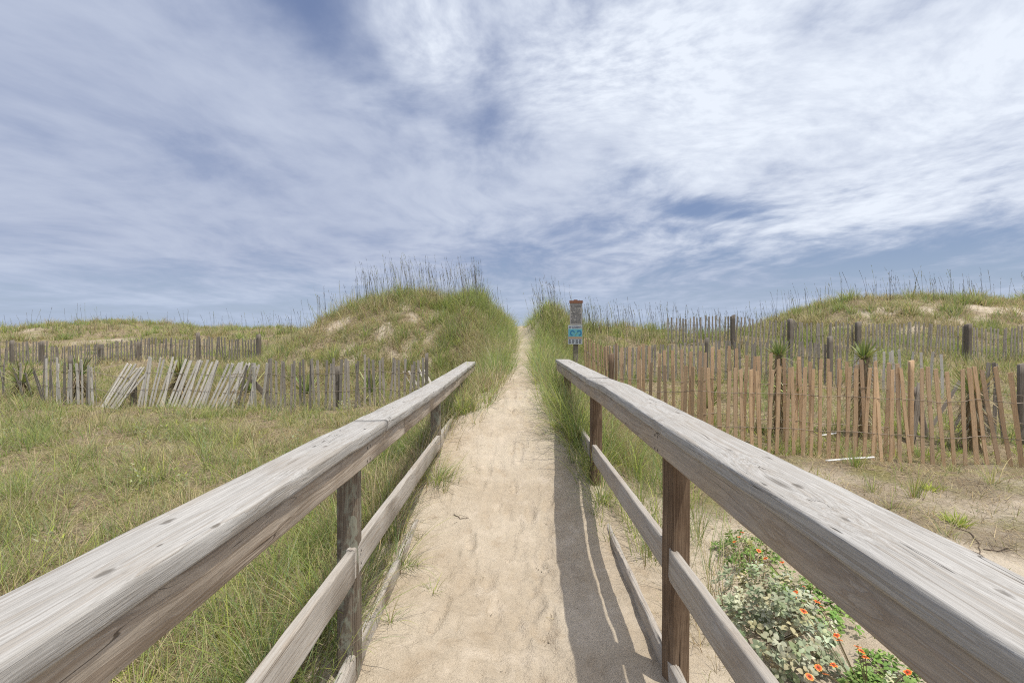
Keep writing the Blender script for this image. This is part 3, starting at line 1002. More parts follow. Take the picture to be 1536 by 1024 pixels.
def pick(n, pal):
    """pal: list of (colour, weight array or float)"""
    ws = np.stack([np.broadcast_to(np.asarray(a, float), (n,)) for _, a in pal], 1)
    ws = np.clip(ws, 0, None)
    cs = np.cumsum(ws / (ws.sum(1)[:, None] + 1e-9), 1)
    k = (rng.random(n)[:, None] > cs).sum(1).clip(0, len(pal) - 1)
    c = np.array([p for p, _ in pal])[k]
    c = c * rng.uniform(.75, 1.25, (n, 1)) * rng.uniform(.93, 1.07, (n, 3))
    return c


def blades(base, h, wd, yaw, lean, bend, col, seg=3, tipcol=None):
    n = len(base)
    dh = np.stack([np.cos(yaw), np.sin(yaw), np.zeros(n)], 1)
    tw = yaw + rng.normal(0, .6, n)
    sd = np.stack([-np.sin(tw), np.cos(tw), np.zeros(n)], 1)
    k = 2 * seg + 1
    V = np.zeros((n, k, 3))
    C = np.zeros((n, k, 3))
    p = base.copy()
    for i in range(seg):
        f = i / seg
        hw = (wd * (1 - f) ** .65 * .5)[:, None]
        V[:, 2 * i] = p - sd * hw
        V[:, 2 * i + 1] = p + sd * hw
        cc = col if tipcol is None else col * (1 - f) + tipcol * f
        C[:, 2 * i] = cc
        C[:, 2 * i + 1] = cc
        th = lean + bend * (i + .5) / seg
        p = p + (dh * np.sin(th)[:, None] + np.array([0, 0, 1.0]) * np.cos(th)[:, None]) * (h / seg)[:, None]
    V[:, -1] = p
    C[:, -1] = col if tipcol is None else tipcol
    idx = (np.arange(n) * k)[:, None]
    quad = []
    for i in range(seg - 1):
        quad.append(idx + np.array([2 * i, 2 * i + 1, 2 * i + 3, 2 * i + 2]))
    q = np.stack(quad, 1).reshape(n, -1) if quad else np.zeros((n, 0), int)
    tri = idx + np.array([2 * seg - 2, 2 * seg - 1, 2 * seg])
    fl = np.concatenate([q, tri], 1).ravel()
    sz_ = np.tile(np.array([4] * (seg - 1) + [3]), n)
    return V.reshape(-1, 3), fl, sz_, C.reshape(-1, 3)


class Grass:
    def __init__(self):
        self.v, self.f, self.s, self.c, self.n = [], [], [], [], 0

    def add(self, V, fl, sz_, C):
        self.v.append(V)
        self.f.append(fl + self.n)
        self.s.append(sz_)
        self.c.append(C)
        self.n += len(V)

    def tufts(self, cx, cy, per, rad, h, wd, col, lean=(.05, .5), bend=(.2, 1.0), seg=3, bias=None, tip=None, cz=None):
        """tuft centres cx,cy; per blades each; h metres per tuft; col per tuft fn(n,idx) -> colours"""
        n = len(cx)
        if n == 0:
            return
        idx = np.repeat(np.arange(n), per)
        N = len(idx)
        a = rng.random(N) * 2 * math.pi
        r = np.abs(rng.normal(0, 1, N)) * np.broadcast_to(rad, (n,))[idx]
        x, y = cx[idx] + np.cos(a) * r, cy[idx] + np.sin(a) * r
        z = height(x, y) - .012 if cz is None else cz[idx] - .012
        hh = np.broadcast_to(h, (n,))[idx] * rng.uniform(.5, 1.15, N)
        le = lean[0] + (lean[1] - lean[0]) * rng.random(N) ** 1.3
        be = bend[0] + (bend[1] - bend[0]) * rng.random(N)
        ya = a + rng.normal(0, .5, N)
        if bias is not None:
            bx3, by3 = bias
            ya = np.arctan2(np.sin(ya) + by3, np.cos(ya) + bx3)
        ww = np.broadcast_to(wd, (n,))[idx] * rng.uniform(.7, 1.3, N)
        c = col(N, idx)
        tp = None
        if tip is not None:
            tp = c * (1 - tip) + STRAW * tip
        self.add(*blades(np.stack([x, y, z], 1), hh, ww, ya, le, be, c, seg, tp))

    def mesh(self, name, mat):
        return mesh_np(name, np.vstack(self.v), np.concatenate(self.f), np.concatenate(self.s), [mat], np.vstack(self.c))


def scatter(x0, x1, y0, y1, dens, accept=None, fr=1.28):
    n = rng.poisson(abs((x1 - x0) * (y1 - y0)) * dens)
    x = rng.uniform(x0, x1, n)
    y = rng.uniform(y0, y1, n)
    k = np.abs(x) < fr * y + .6
    if accept is not None:
        k &= rng.random(n) < accept(x, y)
    return x[k], y[k]


def zone(x, y, s=1.6, o=0.0):
    return np.clip(.5 + .8 * fbm(x / s + o, y / s - o, 3), 0, 1)


# keep plants off the boards and the trodden sand
def clear(x, y, margin=.0):
    L, R = path_l(y), path_r(y)
    ok = (x < L - margin) | (x > R + margin)
    return ok.astype(float)


def mixcol(cx, cy, lush, seed=0.0):
    z = zone(cx, cy, 1.5, 3 + seed)
    z2 = zone(cx, cy, .7, 11 + seed)

    def f(N, idx):
        g = np.clip(lush + 1.5 * (z[idx] - .5), 0.02, 1)
        return pick(N, [(GREEN, g * .5), (OLIVE, .40 * np.ones(N)), (LIME, g * .35 * z2[idx]), (BLUEG, g * .25), (STRAW, (1 - g) * .5), (BROWN, (1 - g) * .32), (GREYB, (1 - g) * .30)])
    return f


# ---- left field
gl = Grass()
for (y0, y1, d, wd, per, sg) in ((.7, 2.4, 150, .0040, 10, 4), (2.4, 4.6, 100, .0048, 10, 4), (4.6, 7.2, 70, .006, 10, 3), (7.2, 10.6, 46, .008, 9, 3)):
    cx, cy = scatter(-15, -.98, y0, y1, d * 1.5, lambda x, y: .28 + .72 * sm(.25, .7, zone(x, y, .8)))
    hgt = .10 + .32 * zone(cx, cy, .7, 5) ** 1.4
    gl.tufts(cx, cy, per, .05, hgt, wd, mixcol(cx, cy, .66), lean=(.1, 1.0), bend=(.1, 1.2), seg=sg, tip=.25)
    # taller loose bunches of long bending blades
    cx, cy = scatter(-15, -1.0, y0, y1, d * .26, lambda x, y: sm(.3, .75, zone(x, y, .9, 9)))
    gl.tufts(cx, cy, 15, .055, .28 + .32 * rng.random(len(cx)), wd * 1.0, mixcol(cx, cy, .85, 4), lean=(.05, .8), bend=(.3, 1.5), seg=max(sg, 4), tip=.3)
    # long dead blades tangled through the green
    cx, cy = scatter(-15, -1.0, y0, y1, d * .5, lambda x, y: .25 + .75 * zone(x, y, 1.0, 51))
    gl.tufts(cx, cy, 5, .08, .34, wd * .75, lambda N, i: pick(N, [(STRAW, .9), (GREYB, .5), (STRAW * .8, .4)]), lean=(.2, 1.2), bend=(.2, 1.3), seg=4)
    # flattened dead straw
    cx, cy = scatter(-15, -.95, y0, y1, d * .8)
    gl.tufts(cx, cy, 6, .09, .20, wd * .8, lambda N, i: pick(N, [(STRAW, .6), (BROWN, .4), (GREYB, .6)]), lean=(1.0, 1.5), bend=(-.1, .3), seg=2)
    # low creeping weeds
    cx, cy = scatter(-15, -.95, y0, y1, d * .36, lambda x, y: (zone(x, y, .8, 21) > .5) * 1.0)
    gl.tufts(cx, cy, 8, .045, .06, wd * 3.2, lambda N, i: pick(N, [(LIME, .6), (GREEN, .6), (OLIVE, .5), (np.array([.42, .45, .27]), .45)]), lean=(.5, 1.4), bend=(.0, .5), seg=2)
# upright pale broad-leaved weeds standing in the grass
cx, cy = scatter(-9, -1.1, 2.6, 8, 3.2, lambda x, y: (zone(x, y, 1.2, 61) > .55) * 1.0)
for zz_ in (.05, .11, .17, .22):
    gl.tufts(cx, cy, 7, .035, .05, .016, lambda N, i: pick(N, [(np.array([.40, .43, .24]), .7), (np.array([.50, .50, .32]), .4), (LIME, .3)]), lean=(.6, 1.5), bend=(0, .4), seg=2, cz=height(cx, cy) + zz_)
gl.tufts(cx, cy, 4, .02, .24, .005, lambda N, i: pick(N, [(BROWN, .7), (OLIVE, .5)]), lean=(0, .3), bend=(0, .3), seg=2)
o = link('grass', gl.mesh('grass', GRASS))
tag(o, 'mixed green and straw coloured grass covering the field left of the railing', 'grass', kind='stuff')

# ---- lush grass along and under both railings and the path edges
gp = Grass()
cx, cy = scatter(-1.85, -.80, .8, 9.5, 95, lambda x, y: (.35 + .65 * sm(-1.75, -1.1, x)) * (.4 + .6 * zone(x, y, .6, 2)))
gp.tufts(cx, cy, 14, .05, .20 + .34 * zone(cx, cy, .55, 8), .0050, mixcol(cx, cy, .86), lean=(.03, .7), bend=(.2, 1.6), seg=5, tip=.15)
cx, cy = scatter(-1.8, -.85, .8, 6, 60)
gp.tufts(cx, cy, 6, .08, .26, .0036, lambda N, i: pick(N, [(STRAW, .8), (BROWN, .5), (GREYB, .4)]), lean=(.5, 1.4), bend=(.1, 1.0), seg=4)
cx, cy = scatter(-2.4, -.85, .8, 4, 240, lambda x, y: (zone(x, y, .5, 71) > .45) * 1.0)
gp.tufts(cx, cy, 9, .05, .10, .0055, lambda N, i: pick(N, [(LIME, .9), (LIME * 1.1, .4), (GREEN, .3)]), lean=(.2, 1.2), bend=(.1, .8), seg=3)
# a thin fringe right at the kick board
cx, cy = scatter(-.82, -.55, 2.0, 6.5, 46, lambda x, y: (x < path_l(y) + .10) * zone(x, y, .4, 31))
gp.tufts(cx, cy, 9, .025, .17, .0042, mixcol(cx, cy, .8), lean=(.1, .8), bend=(.3, 1.4), seg=4, tip=.3)
cx, cy = scatter(.60, .90, 3.0, 6.5, 60, lambda x, y: (x > path_r(y) - .06) * zone(x, y, .4, 33))
gp.tufts(cx, cy, 9, .03, .26, .0042, mixcol(cx, cy, .7), lean=(.1, .8), bend=(.3, 1.4), seg=4, tip=.3)
# left bank of the path
cx, cy = scatter(-2.3, .25, 4.6, 17.5, 50, lambda x, y: clear(x, y, -.02) * (x > path_l(y) - 1.9) * (.4 + .6 * zone(x, y, .7, 14)))
gp.tufts(cx, cy, 16, .07, .30 + .34 * zone(cx, cy, .7, 6), .0072, mixcol(cx, cy, .85), lean=(.05, .9), bend=(.3, 1.6), seg=4, tip=.22)
# right bank of the path
cx, cy = scatter(.40, 2.9, 4.4, 16.5, 46, lambda x, y: clear(x, y, -.01) * (x < path_r(y) + 1.9) * (.45 + .55 * zone(x, y, .7, 15)) * (1 - (np.abs(x - .70) < .08) * (y < 4.2)))
gp.tufts(cx, cy, 16, .07, .30 + .32 * zone(cx, cy, .7, 16), .0072, mixcol(cx, cy, .85), lean=(.05, .9), bend=(.3, 1.6), seg=4, tip=.22)
# heavy clumps crowding the railings and pinching the path
cx, cy = scatter(-1.5, -.76, 1.5, 8.5, 34, lambda x, y: sm(.35, .65, zone(x, y, .6, 91)))
gp.tufts(cx, cy, 26, .05, .40 + .22 * rng.random(len(cx)), .0056, mixcol(cx, cy, .95), lean=(.03, .6), bend=(.3, 1.5), seg=5, tip=.12)
cx, cy = scatter(-1.6, .2, 6.0, 13, 26, lambda x, y: clear(x, y, .05) * (x > path_l(y) - .95))
gp.tufts(cx, cy, 30, .07, .50 + .25 * rng.random(len(cx)), .0072, mixcol(cx, cy, .92), lean=(.03, .8), bend=(.3, 1.6), seg=5, tip=.15)
cx, cy = scatter(.35, 1.9, 4.3, 13, 30, lambda x, y: clear(x, y, .05) * (x < path_r(y) + .95))
gp.tufts(cx, cy, 30, .07, .50 + .25 * rng.random(len(cx)), .0068, mixcol(cx, cy, .90), lean=(.03, .8), bend=(.3, 1.6), seg=5, tip=.15)
cx, cy = scatter(1.05, 1.75, 8.5, 9.35, 30)
gp.tufts(cx, cy, 26, .07, .75, .0075, mixcol(cx, cy, .9), lean=(.0, .5), bend=(.2, 1.1), seg=5, tip=.15)
# tall thin grass just outside the right railing
cx, cy = scatter(.86, 1.6, 2.0, 5.5, 90, lambda x, y: (1 - sm(1.0, 1.6, x) * .75) * sm(1.9, 3.0, y) * (.3 + .7 * zone(x, y, .4, 18)))
gp.tufts(cx, cy, 11, .04, .40 + .2 * zone(cx, cy, .5, 19), .0046, mixcol(cx, cy, .78), lean=(.02, .4), bend=(.15, 1.0), seg=5, tip=.2)
cx, cy = scatter(.80, 1.15, 1.2, 2.6, 24)
gp.tufts(cx, cy, 9, .04, .20, .0038, mixcol(cx, cy, .5), lean=(.1, .7), bend=(.3, 1.2), seg=4, tip=.3)
o = link('grass', gp.mesh('grass', GRASS))
tag(o, 'long arching green grass lining the sandy path and the feet of the railings', 'grass', kind='stuff')

# ---- big left dune and the far left dunes
gd = Grass()
cx, cy = scatter(-9.0, 0.0, 9.3, 19, 46, lambda x, y: clear(x, y, .1) * np.clip(cover_of(x, y) * 1.15 - .1, .05, 1) * (.45 + .55 * zone(x, y, .8, 22)))
lush = .40 + .40 * sm(-2.6, -.9, cx) + .30 * sm(12.6, 13.8, cy) + .5 * (zone(cx, cy, .6, 77) - .5) - .15 * sm(-3, -5, cx)
gd.tufts(cx, cy, 13, .07, .20 + .22 * zone(cx, cy, .8, 24) + .10 * sm(12.6, 13.6, cy), .010, mixcol(cx, cy, .55), lean=(.05, .8), bend=(.2, 1.1), seg=3, tip=.25)
kk = lush > .62
gd.tufts(cx[kk], cy[kk], 15, .085, .26 + .5 * rng.random(kk.sum()) ** 1.3, .0115, mixcol(cx[kk], cy[kk], .72), lean=(.03, .75), bend=(.2, 1.1), seg=3, tip=.15)
# dead stems lying over the worn face
cx, cy = scatter(-8, -1, 9.4, 14, 85)
gd.tufts(cx, cy, 7, .1, .26, .008, lambda N, i: pick(N, [(STRAW, .6), (BROWN, .7), (GREYB, .5), (OLIVE, .3)]), lean=(.5, 1.45), bend=(-.1, .4), seg=2)
cx, cy = scatter(-34, -5.5, 10.4, 27, 15, lambda x, y: np.clip(cover_of(x, y), .05, 1) * (.4 + .6 * zone(x, y, 1.5, 26)))
gd.tufts(cx, cy, 11, .12, .20 + .16 * zone(cx, cy, 1.4, 27), .016, mixcol(cx, cy, .50, 7), lean=(.05, .7), bend=(.1, .8), seg=2, tip=.2)
o = link('grass', gd.mesh('grass', GRASS))
tag(o, 'wind-blown dune grass over the big left dune and the low dunes beyond it', 'grass', kind='stuff')

# ---- right side behind the tan fence, ridge and right dune
gr = Grass()
cx, cy = scatter(1.3, 13, 5.9, 10.5, 34, lambda x, y: (x > 1.6 + .0 * y) * (.35 + .65 * zone(x, y, .9, 32)))
gr.tufts(cx, cy, 12, .07, .18 + .28 * zone(cx, cy, 1.0, 33), .0085, mixcol(cx, cy, .60, 2), lean=(.05, .7), bend=(.2, 1.1), seg=3, tip=.25)
cx, cy = scatter(1.8, 17, 10.0, 16, 24, lambda x, y: (.45 + .55 * zone(x, y, 1.2, 34)))
gr.tufts(cx, cy, 13, .10, .30 + .22 * zone(cx, cy, 1.2, 35), .012, mixcol(cx, cy, .62, 2), lean=(.03, .5), bend=(.1, .8), seg=2, tip=.2)
cx, cy = scatter(9.5, 36, 14.5, 26, 19, lambda x, y: np.clip(cover_of(x, y) * 1.1 - .08, .02, 1) * (.4 + .6 * zone(x, y, 1.5, 36)))
gr.tufts(cx, cy, 14, .13, .26 + .2 * zone(cx, cy, 1.4, 37), .016, mixcol(cx, cy, .50, 2), lean=(.05, .7), bend=(.1, .8), seg=2, tip=.25)
o = link('grass', gr.mesh('grass', GRASS))
tag(o, 'rough green and tan grass behind the tan fence and over the right dune', 'grass', kind='stuff')

# shaggy tussocks breaking the dune outline
gt = Grass()
for (bx, n_, hh, ww) in (((-5.2, -.6, 12.6, 15.2), 6.5, .62, .012), ((-7.5, -1.0, 10.0, 13), 2.6, .42, .011), ((.5, 2.6, 11.5, 15), 7, .62, .011), ((9.5, 26, 16.5, 21.5), 2.2, .62, .017), ((-32, -8, 18, 25), .9, .45, .017)):
    cx, cy = scatter(*bx, n_, lambda x, y: clear(x, y, .15))
    gt.tufts(cx, cy, 60, .13, hh * rng.uniform(.6, 1.25, len(cx)), ww, mixcol(cx, cy, .55, 13), lean=(.0, .85), bend=(.2, 1.3), seg=4, tip=.25)
cx, cy = scatter(9.5, 28, 14.8, 19, 26)
gt.tufts(cx, cy, 7, .14, .28, .013, lambda N, i: pick(N, [(STRAW, .6), (BROWN, .7), (GREYB, .6), (OLIVE, .4)]), lean=(.5, 1.45), bend=(-.1, .4), seg=2)
o = link('grass', gt.mesh('grass', GRASS))
tag(o, 'shaggy windswept tussocks breaking the outline of the dune crests', 'grass', kind='stuff')

# bright low weeds along the foot of the tan fence
cx, cy = scatter(1.9, 8.2, 5.75, 7.3, 46, lambda x, y: sm(.4, .6, zone(x, y, .7, 83)))
gl2 = Grass()
gl2.tufts(cx, cy, 12, .06, .13, .012, lambda N, i: pick(N, [(LIME, .8), (GREEN, .8), (OLIVE, .3)]), lean=(.2, 1.2), bend=(.1, .7), seg=3)
o = link('weeds', gl2.mesh('weeds', GRASS))
tag(o, 'low bright green weeds crowding the foot of the tan fence', 'weeds', kind='stuff')

# ---- dry litter and sparse blades on the right sand
gs = Grass()
for (y0, y1, wd, k) in ((1.0, 3.0, .0032, 1.0), (3.0, 6.2, .0045, .8)):
    cx, cy = scatter(.86, 8.5, y0, y1, 170 * k, lambda x, y: np.clip(cover_of(x, y) * 1.3 - .12, .03, 1))
    gs.tufts(cx, cy, 9, .10, .17, wd, lambda N, i: pick(N, [(STRAW, .9), (BROWN, .45), (GREYB, .7), (np.array([.13, .09, .055]), .25)]), lean=(.9, 1.55), bend=(-.2, .4), seg=2)
    cx, cy = scatter(.95, 8.5, y0, y1, 44 * k, lambda x, y: np.clip(cover_of(x, y) * 1.3 - .25, .02, 1) * zone(x, y, .6, 41))
    gs.tufts(cx, cy, 10, .05, .14 + .1 * rng.random(len(cx)), wd * 1.1, mixcol(cx, cy, .40, 5), lean=(.1, 1.0), bend=(.1, 1.1), seg=3, tip=.4)
    cx, cy = scatter(1.2, 8.5, y0, y1, 9 * k, lambda x, y: (zone(x, y, .7, 43) > .55) * 1.0)
    gs.tufts(cx, cy, 10, .05, .05, .012, lambda N, i: pick(N, [(LIME, .4), (OLIVE, .6), (GREEN, .5)]), lean=(.5, 1.4), bend=(0, .4), seg=2)
o = link('dry_grass', gs.mesh('dry_grass', GRASS))
tag(o, 'dry flattened stems and sparse blades scattered over the sand right of the railing', 'dry grass', kind='stuff')

# ---- crumbs of plant litter on the path
gq = Grass()
cx, cy = scatter(-.7, .75, 1.1, 10, 120,  lambda x, y: 1 - clear(x, y, -.02))
gq.tufts(cx, cy, 2, .05, .032, .0035, lambda N, i: pick(N, [(BROWN * .5, .7), (STRAW, .25), (np.array([.06, .045, .03]), .6)]), lean=(1.3, 1.56), bend=(-.1, .2), seg=2)
cx, cy = scatter(-.7, .75, 1.1, 9, 7.0, lambda x, y: 1 - clear(x, y, .0))
gq.tufts(cx, cy, 1, .02, .12, .0036, lambda N, i: pick(N, [(BROWN * .6, .6), (STRAW * .8, .4)]), lean=(1.42, 1.56), bend=(-.1, .2), seg=4)
o = link('plant_litter', gq.mesh('plant_litter', GRASS))
tag(o, 'dark crumbs and bits of stem strewn over the trodden sand', 'litter', kind='stuff')


# ---- sea oats: tall stalks with drooping seed heads
def oats(g, cx, cy, h, wd, bend=(.05, .35), yb=None):
    n = len(cx)
    z = height(cx, cy)
    ya = rng.normal(math.pi * .95, .8, n) if yb is None else rng.normal(yb, .5, n)
    le = rng.normal(.09, .07, n)
    be = rng.uniform(*bend, n)
    c = pick(n, [(np.array([.155, .135, .085]), .7), (OLIVE * .8, .5), (np.array([.11, .095, .07]), .5)])
    base = np.stack([cx, cy, z - .05], 1)
    seg = 4
    # stalk as a thin blade pair
    for tws in (0, 1):
        g.add(*blades(base, h, np.full(n, wd), ya + tws * .01, le, be, c, seg, c * .9))
    # seed head: several short flattened spikelets along the top quarter
    dh = np.stack([np.cos(ya), np.sin(ya), np.zeros(n)], 1)
    p = base.copy()
    ps = []
    for i in range(16):
        th = le + be * (i + .5) / 16
        p = p + (dh * np.sin(th)[:, None] + np.array([0, 0, 1.0]) * np.cos(th)[:, None]) * (h / 16)[:, None]
        ps.append(p.copy())
    for i in range(10, 16):
        k = rng.random(n) < .8
        m = k.sum()
        g.add(*blades(ps[i][k], rng.uniform(.05, .10, m) * (h[k] / 1.0), np.full(m, wd * 1.15), ya[k] + rng.normal(0, .7, m), rng.uniform(.05, .35, m), rng.uniform(.1, .6, m),
                      c[k] * rng.uniform(.8, 1.25, (m, 1)), 2))


go = Grass()
cx, cy = scatter(-4.6, -.75, 12.8, 15.6, 24)
oats(go, cx, cy, rng.uniform(.75, 1.45, len(cx)), .0085)
cx, cy = scatter(-8.5, -4.2, 12.6, 16.5, 4.2)
oats(go, cx, cy, rng.uniform(.7, 1.25, len(cx)), .011)
cx, cy = scatter(-1.3, -.1, 12.5, 16.5, 8, lambda x, y: clear(x, y, .1))
oats(go, cx, cy, rng.uniform(.7, 1.2, len(cx)), .010)
cx, cy = scatter(.45, 2.7, 11.2, 15.5, 17, lambda x, y: clear(x, y, .1))
oats(go, cx, cy, rng.uniform(.7, 1.25, len(cx)), .0105)
cx, cy = scatter(2.4, 10, 12.6, 17.5, 9)
oats(go, cx, cy, rng.uniform(.65, 1.1, len(cx)), .0105)
cx, cy = scatter(9, 27, 17.5, 23, 2.6)
oats(go, cx, cy, rng.uniform(.7, 1.45, len(cx)), .014)
cx, cy = scatter(-33, -8, 19, 26, 1.1)
oats(go, cx, cy, rng.uniform(.5, 1.1, len(cx)), .012)
o = link('sea_oats', go.mesh('sea_oats', GRASS))
tag(o, 'tall brown sea oat stalks standing against the sky along the dune crests', 'sea oats', kind='stuff')


# ------------------------------------------------------------------ single plants
def tuft_thing(label, px, Y, n, h, wd, lush, rad=.05, lean=(.05, .8), bend=(.3, 1.4), bias=None, group='single grass tufts', x=None, name='grass_tuft', cat='grass tuft', cols=None, seg=5):
    X = (px - 768) * Y / F if x is None else x
    g = Grass()
    cx, cy = np.array([0.0]), np.array([0.0])
    fn = cols or (lambda N, i: pick(N, [(GREEN, lush * .55), (LIME, lush * .35), (BLUEG, lush * .3), (OLIVE, .35), (STRAW, (1 - lush) * .8), (BROWN, (1 - lush) * .5)]))
    g.tufts(cx, cy, n, rad, h, wd, fn, lean, bend, seg, bias, .2, cz=np.array([0.0]))
    o = link(name, g.mesh(name, GRASS), None, (X, Y, hz(X, Y)))
    return tag(o, label, cat, group)


tuft_thing('big green grass tuft spilling over the right lower rail into the path', 0, 4.75, 330, .66, .0055, .85, .11, (.05, .8), (.4, 1.6), (-.25, -.1), x=.66)
tuft_thing('long green tuft drooping into the path at the buried end of the right lower rail', 0, 5.5, 300, .58, .0058, .85, .13, (.05, .9), (.4, 1.6), (-.3, -.1), x=.60)
tuft_thing('dark green tuft beside the far right post', 0, 4.1, 230, .50, .005, .8, .08, (.03, .6), (.3, 1.4), (-.2, -.1), x=.73)
tuft_thing('wispy tuft leaning over the sand by the end of the right railing', 0, 6.6, 240, .50, .0065, .8, .12, (.1, .9), (.4, 1.5), (-.4, 0), x=.62)
tuft_thing('green tuft hiding the far end of the right kick board', 0, 3.75, 130, .36, .0046, .8, .07, (.1, .9), (.4, 1.5), (-.15, -.1), x=.74)
tuft_thing('fresh green tuft at the end of the left lower rail', 0, 5.6, 230, .46, .0056, .9, .10, (.05, .8), (.4, 1.5), (.2, -.1), x=-.60)
tuft_thing('green tuft hanging over the buried stretch of the left kick board', 0, 4.05, 170, .36, .0046, .85, .08, (.1, .9), (.4, 1.5), (.2, 0), x=-.66)
tuft_thing('small green tuft growing through the left kick board', 0, 3.0, 46, .26, .0042, .95, .035, (.15, 1.0), (.4, 1.4), (.1, 0), x=-.70)
tuft_thing('tiny sprout on the sand in front of the left kick board', 0, 2.75, 16, .13, .004, .95, .02, (.2, 1.1), (.3, 1.2), None, x=-.48)
tuft_thing('short green sprig beside the left kick board near the first post', 0, 2.45, 26, .20, .004, .85, .03, (.1, 1.0), (.3, 1.3), (.15, -.2), x=-.66)
tuft_thing('thick green tuft under the left upper rail beside the first post', 0, 2.35, 150, .52, .0056, .9, .09, (.03, .7), (.3, 1.3), None, x=-.98)
tuft_thing('reddish tan tuft fading below the left lower rail', 0, 1.95, 110, .36, .0045, .25, .07, (.3, 1.2), (.3, 1.2), None, x=-1.0)
tuft_thing('upright dark tuft on the dry sand in front of the tan fence', 1372, 4.35, 46, .36, .0062, .7, .05, (.03, .5), (.1, .8))
tuft_thing('blue-green tuft of thin blades near the foot of the tan fence', 1284, 5.2, 50, .34, .0065, .85, .06, (.05, .6), (.1, .9))
tuft_thing('arching tuft of straw blades by the leaning end of the tan fence', 1490, 4.6, 40, .45, .006, .45, .06, (.2, 1.0), (.4, 1.3))
tuft_thing('small upright tuft left of the lime green weed', 1310, 4.5, 34, .26, .005, .6, .04, (.05, .6), (.1, .9))
tuft_thing('loose tuft of pale blades on the sand left of the upright dark tuft', 1340, 4.05, 36, .26, .005, .4, .06, (.1, .9), (.2, 1.1))
tuft_thing('sprawling straw tuft at the edge of the bare sand below the lime green weed', 1420, 3.5, 44, .22, .0045, .25, .07, (.3, 1.2), (.2, 1.0))
wc = lambda N, i: pick(N, [(LIME, 1.0), (LIME * 1.15, .6), (GREEN, .3)])
tuft_thing('lime green leafy weed on the sand beyond the right railing', 1438, 3.75, 90, .13, .016, 1, .045, (.2, 1.2), (.1, .6), None, 'low bright weeds', name='weed', cat='weed', cols=wc, seg=3)
tuft_thing('low lime green weed nearer the tan fence', 1395, 4.5, 70, .10, .016, 1, .05, (.3, 1.2), (.1, .6), None, 'low bright weeds', name='weed', cat='weed', cols=wc, seg=3)
tuft_thing('flat green weed on bare sand at the far right edge', 1512, 2.75, 60, .07, .012, 1, .07, (.6, 1.4), (0, .4), None, 'low bright weeds', name='weed', cat='weed',
           cols=lambda N, i: pick(N, [(OLIVE, 1.0), (GREEN, .6)]), seg=2)

YUC = leaf_mat('yucca_leaf', .45, .15)
SHAG = leaf_mat('dead_yucca_leaf', .8, .1, attr=False, color=(.32, .25, .16))


def yucca(label, px, Y, ztop, r, trunk=True, n=90, dry=.2, tr=.095):
    r *= 1.18
    X = (px - 768) * Y / F
    g0 = hz(X, Y)
    root = thing('yucca', label, 'yucca', (X, Y, g0), 0, 'yuccas among the fences')
    hc = max(ztop - g0, .05)
    g = Grass()
    a = rng.random(n) * 2 * math.pi
    th = np.clip(np.abs(rng.normal(.0, .75, n)) + .05, 0, 1.75)
    base = np.stack([.02 * np.cos(a), .02 * np.sin(a), np.full(n, hc - .05)], 1)
    c = pick(n, [(np.array([.22, .31, .09]), .7), (np.array([.40, .45, .14]), .55), (np.array([.14, .21, .08]), .4), (np.array([.46, .37, .2]), dry)])
    g.add(*blades(base, r * rng.uniform(.55, 1.2, n), rng.uniform(.020, .036, n), a, th, rng.uniform(-.1, .35, n), c, 4, c * .6 + np.array([.40, .38, .15]) * .4))
    link('crown', g.mesh('crown', YUC), root)
    if trunk:
        pts = [(random.gauss(0, .012), random.gauss(0, .012), zz_) for zz_ in np.linspace(-.15, hc, 8)]
        V, fl, sz_ = tube_np(pts, np.linspace(tr * .8, tr * .55, 8), 9)
        link('trunk', mesh_np('trunk', V, fl, sz_, [SHAG], smooth=True), root)
        g2 = Grass()
        m = 230
        a = rng.random(m) * 2 * math.pi
        zt = rng.uniform(.12, 1.0, m) * hc
        base = np.stack([tr * .5 * np.cos(a), tr * .5 * np.sin(a), zt], 1)
        c = pick(m, [(BROWN * .9, .6), (GREYB * .9, .6), (STRAW * .8, .35)])
        g2.add(*blades(base, rng.uniform(.18, .38, m), rng.uniform(.014, .026, m), a, rng.uniform(1.7, 2.8, m), rng.uniform(-.2, .6, m), c, 3))
        link('dead_leaves', g2.mesh('dead_leaves', GRASS), root)
    return root


yucca('tall yucca with a shaggy trunk showing over the middle of the tan fence', 1296, 6.75, 1.18, .27)
yucca('yucca with yellowed tips over a thick dark trunk, left of the tallest one', 1169, 6.95, 1.20, .24, dry=.35)
yucca('bright green yucca low between the two tall yuccas', 1192, 6.5, .60, .34, False, 60, .02)
yucca('squat green yucca low behind the left part of the tan fence', 1060, 6.9, .42, .42, False, 80, .05)
yucca('half dead yucca with grey drooping leaves behind the leaning tan slats', 1462, 6.15, .72, .38, True, 60, 1.4, .1)
yucca('dark yucca at the left end of the battered grey fence', 32, 9.2, .55, .42, True, 80, .25)
yucca('yucca standing behind the upright bleached slats', 118, 9.3, .7, .42, True, 70, .25)
yucca('yucca with a dark stem behind the toppled bleached slats', 268, 8.95, .75, .36, True, 70, .5)
yucca('green yucca where the toppled slats meet the upright grey ones', 372, 8.9, .42, .45, False, 70, .05)
yucca('green yucca behind the upright grey slats', 458, 8.8, .4, .42, False, 70, .05)
yucca('spreading green yucca behind the grey slats nearest the dune', 556, 8.9, .42, .45, False, 80, .08)


